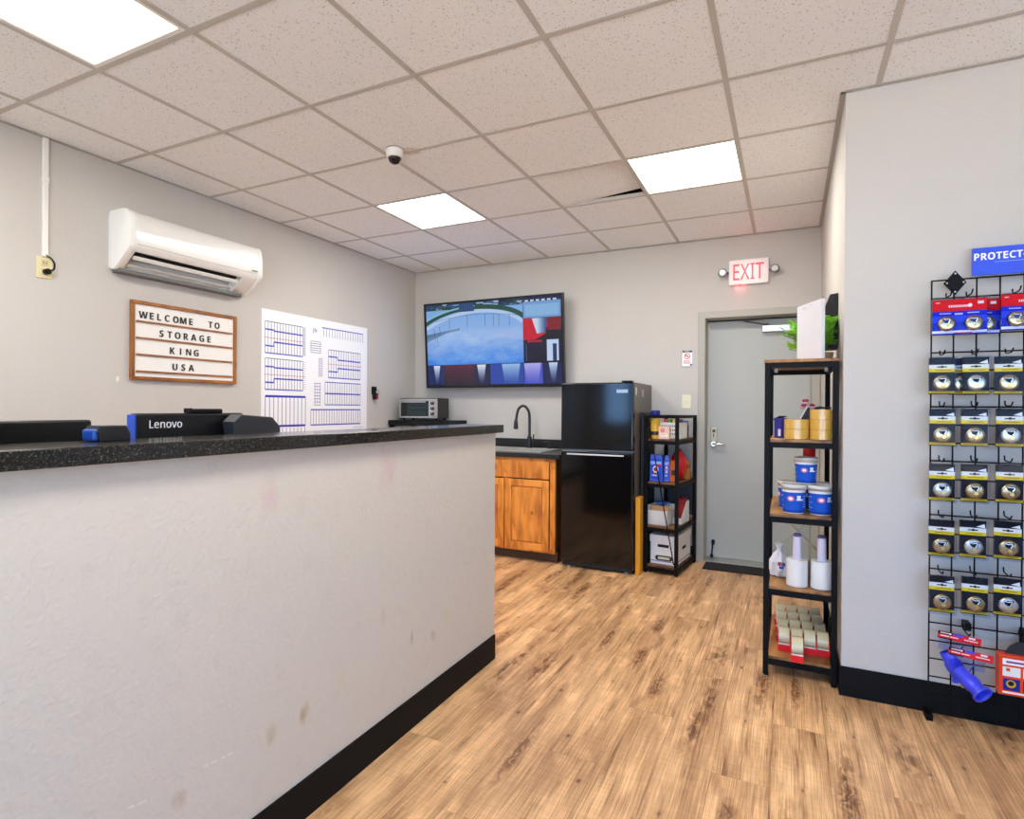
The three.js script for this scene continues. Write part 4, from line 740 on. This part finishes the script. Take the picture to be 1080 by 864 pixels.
{
  const y = ST[0] + LIFT;
  const c = on2('supply_canister', 'yellow canister with dark blue lid rising above the rack', 'canister', -.07, y, .195);
  obj('can_body', lathe([[0, 0], [.036, 0], [.038, .004], [.038, .165], [.034, .175], [0, .175]]), M('#e2b030', .45), c); obj('lid', lathe([[0, .055], [.033, .055], [.037, .05], [.038, 0], [0, 0]].reverse(), 0, .172, 0), M('#1b2c86', .35), c); obj('band', cyl(.0385, .0385, .03, 0, .03, 0, 28, true), M('#1e1d24', .4), c);
  const b = on2('pink_carton', 'small pale pink carton on the rack top shelf', 'carton', .006, y, .2, .1);
  obj('carton', bx(-.042, .042, 0, .1, -.02, .02, .002), M('#eec4ae', .5), b); obj('printed_face', face(.08, .096, 0, .05, .0205), inked(160, 192, (g, w, h) => { g.fillStyle = '#f0cbb8'; g.fillRect(0, 0, w, h); g.fillStyle = '#e88a86'; g.beginPath(); g.arc(60, 60, 34, 0, 7); g.fill(); g.fillStyle = '#f8ead8'; g.fillRect(20, 110, 120, 50); g.fillStyle = '#c89a6e'; g.fillRect(30, 125, 80, 8); }), b);
  const k = on2('white_basket', 'white pierced basket of packets on the rack top shelf', 'basket', .03, y, .04);
  obj('basket_wall', [bx(-.085, .085, 0, .004, -.09, .09), bx(-.085, -.081, 0, .13, -.09, .09), bx(.081, .085, 0, .13, -.09, .09), bx(-.085, .085, 0, .13, .086, .09), bx(-.085, .085, 0, .13, -.09, -.086)], M('#efece6', .5), k);
  obj('holes', Array.from({ length: 30 }, (_, i) => bx(-.07 + (i % 10) * .0145, -.0625 + (i % 10) * .0145, .03 + Math.floor(i / 10) * .032, .046 + Math.floor(i / 10) * .032, .0898, .0905)), M('#8a8784', .6), k);
  for (const [x, col] of [[-.05, '#c84a4a'], [-.02, '#4a8a4e'], [.02, '#d8b33a'], [.05, '#6a4a86']]) obj('packet', bx(x - .012, x + .012, .02, .155, -.05, .06, .003), M(col, .5), k);
  const j = on2('blue_jar', 'dark blue jar at the back of the rack top shelf', 'jar', .07, y, -.13);
  obj('jar_body', lathe([[0, 0], [.032, 0], [.034, .01], [.034, .1], [.026, .115], [0, .115]]), M('#1c3d74', .3), j); obj('lid', cyl(.03, .03, .025, 0, .115, 0), M('#2a62a8', .4), j);
}
{
  const y = ST[1] + LIFT;
  const art = (bg, acc) => inked(256, 384, (g, w, h) => { g.fillStyle = bg; g.fillRect(0, 0, w, h); g.fillStyle = '#8fb4f0'; g.fillRect(0, 40, w, 60); g.fillStyle = '#f4f6fc'; g.beginPath(); g.arc(120, 190, 66, 0, 7); g.fill(); g.fillStyle = acc; g.beginPath(); g.arc(120, 190, 44, 0, 7); g.fill(); g.fillStyle = '#2a3aa8'; g.fillRect(70, 178, 100, 22); g.fillStyle = '#e8d24a'; g.fillRect(30, 290, 150, 24); g.fillStyle = '#d23a3a'; g.fillRect(150, 90, 90, 40); });
  const bag = (lab, lx, lz, w, h, m, col, turn) => { const o = on2('detergent_bag', lab, 'bag', lx, y + .0045, lz, turn, 'bags on the second shelf'); obj('pouch', extr([[-w / 2, 0], [w / 2, 0], [w / 2 - .004, h * .8], [w / 2 - .008, h], [-w / 2 + .008, h], [-w / 2 + .004, h * .8]], .05, .004), M(col, .35), o); obj('printed_face', face(w * .9, h * .8, 0, h * .45, .0546), m, o); };
  bag('blue printed detergent bag at the front of the rack', -.055, .17, .095, .205, art('#2c50cc', '#d84a3c'), '#3a62d8', .05);
  bag('blue and red detergent bag beside the first blue bag', .018, .14, .036, .2, art('#3a5cd4', '#e0684a'), '#4a74e0', .12);
  const o = on2('orange_packet', 'orange snack packet on the rack second shelf', 'packet', .07, y + .0045, .13); obj('pouch', extr([[-.024, 0], [.024, 0], [.022, .16], [-.022, .16]], .04, .004), M('#d2641c', .4), o); obj('mark', bx(-.014, .014, .05, .09, .044, .0465, .002), M('#3a1c14', .5), o);
  const r = on2('red_bag', 'bright red rounded bag behind the orange packet', 'bag', .055, y, -.02);
  const g = new THREE.SphereGeometry(1, 22, 16); { const p = g.attributes.position; for (let i = 0; i < p.count; i++) { const yy = p.getY(i), n = 1 + .06 * Math.sin(p.getX(i) * 8 + yy * 6); p.setXYZ(i, p.getX(i) * .062 * n, Math.max(0, (yy + .97) * .125), p.getZ(i) * .055 * n); } g.computeVertexNormals(); }
  obj('bag_body', g, M('#d8141c', .4), r); obj('tie', rod([-.02, .235, 0], [.025, .25, .01], .006), M('#a00e14', .5), r);
  const b = on2('ochre_box', 'ochre cardboard box standing on the rack second shelf', 'box', .075, y, -.11); obj('carton', bx(-.045, .045, 0, .15, -.03, .03, .002), M('#b0761e', .6), b); obj('band', bx(-.0455, .0455, .09, .12, -.0305, .0305, .001), M('#8a5414', .6), b);
  const t = on2('small_tin', 'small red and navy tin at the rack far end', 'tin', .082, y, -.2); obj('tin_body', cyl(.028, .028, .05, 0, 0, 0), M('#23236a', .4), t); obj('tin_label', cyl(.0285, .0285, .024, 0, .02, 0, 24, true), M('#d2383c', .4), t);
}
{
  const y = ST[2] + LIFT;
  const h = on2('paper_tray', 'white clear-sided tray of papers on the third shelf', 'tray', -.047, y, .115);
  obj('tray_body', [bx(-.085, .085, 0, .004, -.1, .1), bx(-.085, -.081, 0, .15, -.1, .1), bx(.081, .085, 0, .11, -.1, .1), bx(-.085, .085, 0, .15, -.1, -.096), bx(-.085, .085, 0, .115, .096, .1)], M('#dcdad6', .35), h);
  obj('paper', [bx(-.075, .07, .004, .135, -.09, -.03), bx(-.075, .07, .004, .1, -.02, .085)], M('#f1ece2', .7), h); obj('card', bx(-.075, .07, .1, .14, .0, .01), M('#e0a878', .6), h);
  const bl = on2('blue_cover', 'blue plastic cover resting on the paper tray', 'cover', -.05, y + .151, .06); obj('sheet', bx(-.045, .045, 0, .016, -.05, .05, .006), M('#2460b8', .4), bl); obj('rim', bx(-.047, .047, 0, .005, -.052, .052, .002), M('#1c4c98', .4), bl);
  const m = on2('magazine_holder', 'white sloped magazine holder with red folder on third shelf', 'magazine holder', .08, y, -.025);
  obj('holder_side', [-.035, .033].map((x) => extr([[-.1, 0], [.12, 0], [.12, .05], [-.02, .17], [-.1, .17]], .003).rotateY(-Math.PI / 2).translate(x + .002, 0, 0)), M('#ecebe8', .4), m);
  obj('holder_base', [bx(-.034, .034, 0, .004, -.1, .12), bx(-.034, .034, 0, .05, .117, .12), bx(-.034, .034, 0, .17, -.1, -.097)], M('#ecebe8', .4), m);
  obj('red_folder', bx(-.02, .02, .004, .19, -.094, .02, .002), M('#b3121e', .5), m);
}
{
  const y = ST[3] + LIFT, b = on2('file_box', 'white cardboard file box with hand hole on the bottom shelf', 'box', 0, y, -.01);
  const w = M('#eeece8', .6), hw = .105, hd = .2, H = .225;
  obj('carton', bx(-hw, hw, 0, H, -hd, hd, .003), w, b); obj('lid', bx(-hw - .005, hw + .005, H - .05, H + .008, -hd - .005, hd + .005, .004), w, b);
  obj('hand_hole', bx(-.045, .045, .135, .158, hd - .001, hd + .0012, .006), M('#1d1815', .8), b);
  obj('oval_label', [cylAxis('z', .02, .0016, -.045, .05, hd + .0006), cylAxis('z', .02, .0016, .055, .05, hd + .0006), bx(-.045, .055, .03, .07, hd - .0002, hd + .0014)], M('#2c2a24', .6), b); obj('label_centre', bx(-.042, .052, .04, .06, hd + .0014, hd + .002, .004), M('#d6d2b6', .6), b);
  obj('blue_stripe', [bx(-hw, hw, .022, .027, hd - .0002, hd + .0012), bx(hw - .0002, hw + .0012, .022, .027, -hd, hd)], M('#3a4fb0', .5), b);
  obj('side_hole', bx(hw - .001, hw + .0012, .1, .125, -.06, .04, .006), M('#1d1815', .8), b);
  const n = on2('yellow_note_pad', 'pale yellow note pad on top of the file box', 'note pad', .06, y + H + .008, -.12); obj('pad', bx(-.04, .04, 0, .012, -.05, .05, .001), M('#e6dc8a', .6), n); obj('binding', bx(-.04, .04, 0, .0125, -.052, -.048, .001), M('#c9bb62', .6), n);
}
// ---------------------------------------------------------------- the wire display of locks
const RX = .543, RZ = ZR + .055, PITCH = .0762, NX = 8, NY = 24, RY = .022;
{
  const o = thing('display_rack', 'black wire grid display panel full of locks', 'display rack', [RX, 0, RZ]);
  for (let i = 0; i <= NX; i++) obj('upright_wire', cyl(.0031, .0031, NY * PITCH, i * PITCH, RY, 0, 8), blackSteel, o);
  for (let j = 0; j <= NY; j++) obj('cross_wire', rod([0, RY + j * PITCH, -.005], [NX * PITCH, RY + j * PITCH, -.005], .0031, 8), blackSteel, o);
  obj('floor_foot', [bx(-.012, .012, 0, RY + .004, -.035, .035, .002), bx(NX * PITCH - .012, NX * PITCH + .012, 0, RY + .004, -.035, .035, .002)], blackSteel, o);
  const pl = obj('connector_plate', extr([[0, -.05], [.038, 0], [0, .05], [-.038, 0]], .004, .001).translate(PITCH * 1.02, 1.834, .006), blackSteel, o);
  for (const [x, y] of [[0, .038], [.028, 0], [0, -.038], [-.028, 0]]) obj('screw', cylAxis('z', .0036, .004, PITCH * 1.02 + x, 1.834 + y, .0125, 10), chrome, pl);
  obj('wall_bracket', bx(PITCH * 1.6, PITCH * 1.6 + .022, .39, .42, -.05, .004), blackSteel, o); obj('wall_bracket', bx(PITCH * 4.1, PITCH * 4.1 + .03, .35, .42, -.05, .004), blackSteel, o);
  const hook = (x, y, len) => obj('hook', tube([[x, y + .026, .003], [x, y + .012, .006], [x, y + .006, .02], [x, y + .006, len * .8], [x, y + .02, len]], .0028, 20, 6), blackSteel, o);
  globalThis.hookAt = (wx, wy, len = .085) => hook(wx - RX, wy, len);
}
const blister = MP({ color: '#eef4ff', transmission: 1, roughness: .05, thickness: 0, ior: 1.18 });
const steel = metal('#b79d74', .24), keyBrass = metal('#cfae5c', .3), dark = matteBlack('#0a0a10', .4);
function lockParts(o, x, y, z, r, m = steel, cardDark = dark) {
  const g = lathe([[0, 0], [r * .9, 0], [r, .004], [r, .012], [r * .93, .018], [r * .7, .021], [0, .022]], 0, 0, 0, 36); g.rotateX(Math.PI / 2); g.rotateZ(rr(-.12, .12)); g.translate(x, y, z);
  const L = obj('disc_lock', g, m, o);
  const op = extr([[-r * .46, r * .62], [r * .46, r * .62], [r * .34, r * .2], [r * .1, r * .05], [-r * .1, r * .05], [-r * .34, r * .2]], .004, .001); op.translate(x, y, z + .0185); obj('shackle_opening', op, cardDark, L);
  obj('shackle', tube([[x - r * .44, y + r * .6, z + .022], [x - r * .2, y + r * .5, z + .024], [x + r * .3, y + r * .5, z + .024], [x + r * .12, y + r * .02, z + .024]], .003, 16, 8), chrome, L);
  obj('keyway', cylAxis('z', r * .2, .006, x + r * .05, y - r * .3, z + .022, 16), keyBrass, L);
  return L;
}
const cardArt = (n) => inked(208, 352, (g, w, h) => {
  g.fillStyle = '#121118'; g.fillRect(0, 0, w, h); g.fillStyle = '#1d1e2a'; g.fillRect(0, 150, w, 160);
  g.fillStyle = '#f3efe2'; g.fillRect(0, 68, w, 42); g.fillStyle = '#f2cf1e'; g.fillRect(0, 106, w, 34); g.fillStyle = '#e0bd18'; g.fillRect(0, 134, w, 6);
  g.fillStyle = '#23232a'; g.fillRect(66, 84, 80, 11); g.beginPath(); g.arc(108, 88, 12, 0, 7); g.fill(); g.fillStyle = 'rgba(120,90,10,.7)'; g.fillRect(52, 118, 130, 7);
  g.fillStyle = '#d8b51c'; g.fillRect(0, h - 30, w, 22); g.fillStyle = '#8a7416'; g.fillRect(20, h - 24, w - 40, 7);
  if (n) { g.fillStyle = '#f6f4ee'; g.beginPath(); g.moveTo(130, 56); g.lineTo(196, 20 + n * 6); g.lineTo(200, 66); g.fill(); }
});
const cards = [cardArt(0), cardArt(1), cardArt(2)], cardBack = matteBlack('#17171d');
function pack(label, x, yTop, z, turn, variant, group) {
  const W = .094, H = .158, o = thing('lock_package', label, 'lock package', [x, yTop - H, z], turn, group);
  obj('card', bx(-W / 2 + .003, W / 2 - .003, .003, H - .003, 0, .0016), cardBack, o);
  obj('printed_face', face(W - .007, H - .007, 0, H / 2, .0022), cards[variant], o);
  lockParts(o, 0, .05, .003, .0325, variant === 1 ? metal('#c6bfb2', .26) : steel);
  obj('blister', bx(-W / 2, W / 2, 0, H, -.001, .03, .006), blister, o);
  return o;
}
{
  const rows = [1.524, 1.311, 1.083, .853, .622], rn = ['second', 'third', 'fourth', 'fifth', 'bottom'], cn = ['leftmost column', 'middle column', 'column cut by picture edge'];
  const xs = [.572, .68, .789];
  rows.forEach((y, r) => xs.forEach((x, c) => {
    const yy = y - c * [.001, 0, -.005, -.008, -.01][r] * -1, n = r === 0 ? 2 : 1;
    pack(`yellow and black disc lock package, ${rn[r]} row of display, ${cn[c]}`, x + rr(-.004, .004), y + c * [-.001, .001, .004, .007, .009][r], RZ + .05 + (c % 2) * .004, rr(-.06, .06), (r * 2 + c + (r === 1 && c === 1 ? 2 : 0)) % 3, 'yellow disc lock packages');
    hookAt(x, y + c * Math.max(0, [-.001, .001, .004, .007, .009][r]) + .004, .095);
  }));
  pack('yellow and black disc lock package tucked behind its neighbours, second row', .643, 1.522, RZ + .012, .02, 0, 'yellow disc lock packages');
}
{
  const art = inked(448, 320, (g, w, h) => {
    g.fillStyle = '#1228c4'; g.fillRect(0, 0, w, h); g.fillStyle = '#2c4ae0'; g.fillRect(0, 150, w, 60);
    g.fillStyle = '#e8141c'; g.fillRect(0, 0, w, 106); g.fillStyle = '#f6e6e6'; g.font = 'italic bold 34px serif'; g.fillRect(136, 52, 170, 20); g.fillStyle = '#e8141c'; for (let i = 0; i < 9; i++) g.fillRect(148 + i * 17, 52, 5, 20); g.fillStyle = '#f6e6e6'; g.beginPath(); g.arc(312, 58, 17, 0, 7); g.fill(); g.fillRect(372, 24, 48, 24); g.fillRect(28, 22, 34, 7);
    g.fillStyle = 'rgba(220,228,255,.85)'; g.fillRect(60, 122, 96, 9); g.fillRect(290, 122, 96, 9); g.fillRect(186, 126, 66, 16);
    g.fillStyle = '#eceaf0'; g.fillRect(0, h - 34, w, 24); g.fillStyle = '#b81e34'; g.fillRect(180, h - 16, 150, 10);
  });
  const dbl = (label, x, y, z, turn) => {
    const W = .192, H = .152, o = thing('lock_twin_package', label, 'lock package', [x, y - H, z], turn, 'red and blue twin lock packages');
    obj('card', bx(-W / 2 + .004, W / 2 - .004, .004, H - .004, 0, .0016), cardBack, o); obj('printed_face', face(W - .01, H - .01, 0, H / 2, .0022), art, o);
    for (const s of [-1, 1]) lockParts(o, s * .045, .048, .003, .0305, steel, M('#14206e', .4));
    obj('blister', bx(-W / 2, W / 2, 0, H, -.001, .032, .008), blister, o);
  };
  dbl('red and blue twin lock package beneath the black diamond plate', .626, 1.762, RZ + .055, .02);
  dbl('red and blue twin lock package cut off by picture edge', .848, 1.768, RZ + .062, .05);
  dbl('red and blue twin lock package hanging behind, between the front two', .676, 1.763, RZ + .014, .0);
  for (const x of [.592, .66, .81, .88]) hookAt(x, 1.768, .1);
}
{ // header sign
  const W = .62, s = thing('header_sign', 'blue sign with white lettering on top of the display', 'sign', [.678 + W / 2, 1.8585, RZ + .0]);
  obj('board', bx(-W / 2, W / 2, 0, .113, -.003, .003, .001), M('#2a4fe0', .35), s);
  const gl = textGeo('PROTECT-', .0285, .0012, font); gl.computeBoundingBox(); const bb = gl.boundingBox; const m4 = new THREE.Matrix4().makeShear(0, 0, .12, 0, 0, 0); gl.scale(.168 / (bb.max.x - bb.min.x), 1, 1); gl.translate(-W / 2 + .007 + .084, .062, .0031);
  obj('lettering', gl, M('#f6f8fc', .4), s);
  obj('underline', bx(-W / 2 + .075, W / 2 - .1, .05, .0515, .003, .0036), M('#9fc0d8', .4), s);
  obj('clip', [bx(-W / 2 + .02, -W / 2 + .04, -.002, .012, -.006, .006, .001), bx(W / 2 - .04, W / 2 - .02, -.002, .012, -.006, .006, .001)], M('#1f5ac0', .3), s);
}
{ // blue plastic couplings on header cards
  const head = inked(320, 72, (g, w, h) => { g.fillStyle = '#e2262e'; g.fillRect(0, 0, w, h); g.fillStyle = '#121218'; g.fillRect(0, 0, 110, 28); g.fillRect(0, 60, 110, 12); g.fillStyle = '#4a4fd8'; g.fillRect(118, 0, 70, 22); g.fillStyle = '#f2e6ea'; g.fillRect(16, 9, 72, 9); g.beginPath(); g.arc(92, 14, 9, 0, 7); g.fill(); g.fillRect(228, 6, 48, 18); g.font = 'bold 17px sans-serif'; g.fillStyle = '#f6d8d8'; g.fillRect(20, 36, 66, 11); g.fillRect(94, 36, 60, 11); g.fillRect(196, 36, 100, 11); });
  const blue = MP({ color: '#3340e0', roughness: .32, clearcoat: .4 }), film = MP({ color: '#dfe8ff', transmission: 1, roughness: .12, thickness: 0 });
  const coupling = (label, x, y, z, turn, dir, az = .03) => {
    const o = thing('plastic_coupling', label, 'coupling pack', [x, y, z], turn, 'blue coupling packs');
    obj('header_card', bx(-.072, .072, -.03, .0, 0, .002).rotateZ(-.09), M('#c82028', .5), o);
    obj('printed_face', face(.144, .03, 0, -.015, .0026).rotateZ(-.09), head, o);
    obj('bag_film', bx(-.066, .05, -.075, -.03, .0, .0012).rotateZ(-.09), film, o);
    const A = V(-.045, -.075, az), D = V(...dir).normalize();
    const ring = lathe([[.022, 0], [.026, 0], [.027, .04], [.031, .044], [.031, .07], [.028, .074], [.028, .1], [.036, .105], [.036, .114], [.031, .114], [.026, .104], [.022, .06]], 0, 0, 0, 32);
    ring.applyQuaternion(new THREE.Quaternion().setFromUnitVectors(V(0, 1, 0), D)); ring.translate(A.x, A.y, A.z); obj('sleeve', ring, blue, o);
    const ins = cyl(.0215, .0215, .006, 0, .06, 0, 24); ins.applyQuaternion(new THREE.Quaternion().setFromUnitVectors(V(0, 1, 0), D)); ins.translate(A.x, A.y, A.z); obj('inner_disc', ins, M('#23304a', .5), o);
    obj('clamp_ring', cylAxis('z', .008, .01, -.03, -.135, .02, 12), keyBrass, o); obj('tie', tube([[.01, -.045, .006], [.0, -.06, .014], [-.012, -.078, .02]], .003, 10), M('#1c2a8a', .4), o);
  };
  coupling('blue plastic coupling with red header card, front of two', .663, .342, RZ + .105, 0, [.5, -.42, .75]);
  coupling('blue plastic coupling with red header card, behind the other', .638, .384, RZ + .047, .0, [.3, -.6, .1], .006);
  hookAt(.657, .394, .12); 
}
{ // orange and white carded kit
  const o = thing('hardware_box', 'orange and white carded hardware box at the display bottom', 'box', [.84, .182, RZ + .035]);
  const W = .166, H = .158;
  obj('carton', bx(-W / 2, W / 2, 0, H, 0, .045, .003), M('#e2421c', .45), o);
  obj('printed_face', face(W - .008, H - .008, 0, H / 2, .0456), inked(512, 488, (g, w, h) => { g.fillStyle = '#e4441e'; g.fillRect(0, 0, w, h); g.fillStyle = '#f4efe8'; g.fillRect(24, 30, w - 48, 80); g.fillStyle = '#7a3a86'; g.font = 'italic bold 50px sans-serif'; g.fillRect(60, 60, 200, 24); g.fillStyle = '#f0ebe0'; g.fillRect(24, 135, 180, 120); g.fillRect(230, 135, w - 260, 120); g.fillStyle = '#e8502a'; g.fillRect(60, 150, 40, 40); g.fillStyle = '#f2a088'; g.fillRect(260, 150, 120, 90); g.fillStyle = '#1e2a86'; g.fillRect(30, 285, 170, 150); g.fillStyle = '#c89a28'; g.beginPath(); g.arc(110, 350, 50, 0, 7); g.fill(); g.fillStyle = '#141a24'; g.beginPath(); g.arc(110, 345, 30, 0, 7); g.fill(); g.fillStyle = '#5c2018'; g.fillRect(230, 285, w - 260, 150); g.fillStyle = '#e4b080'; g.fillRect(260, 320, 100, 60); g.fillStyle = '#f4efe8'; g.fillRect(24, 450, w - 48, 24); }), o);
  obj('hang_tab', extr([[-.06, 0], [.06, 0], [.045, .03], [.02, .05], [-.02, .05], [-.045, .03]], .002).translate(-.0, H, .02), M('#1a1a1e', .4), o);
  hookAt(.84, .395, .08);
}
renderer.render(scene, camera);
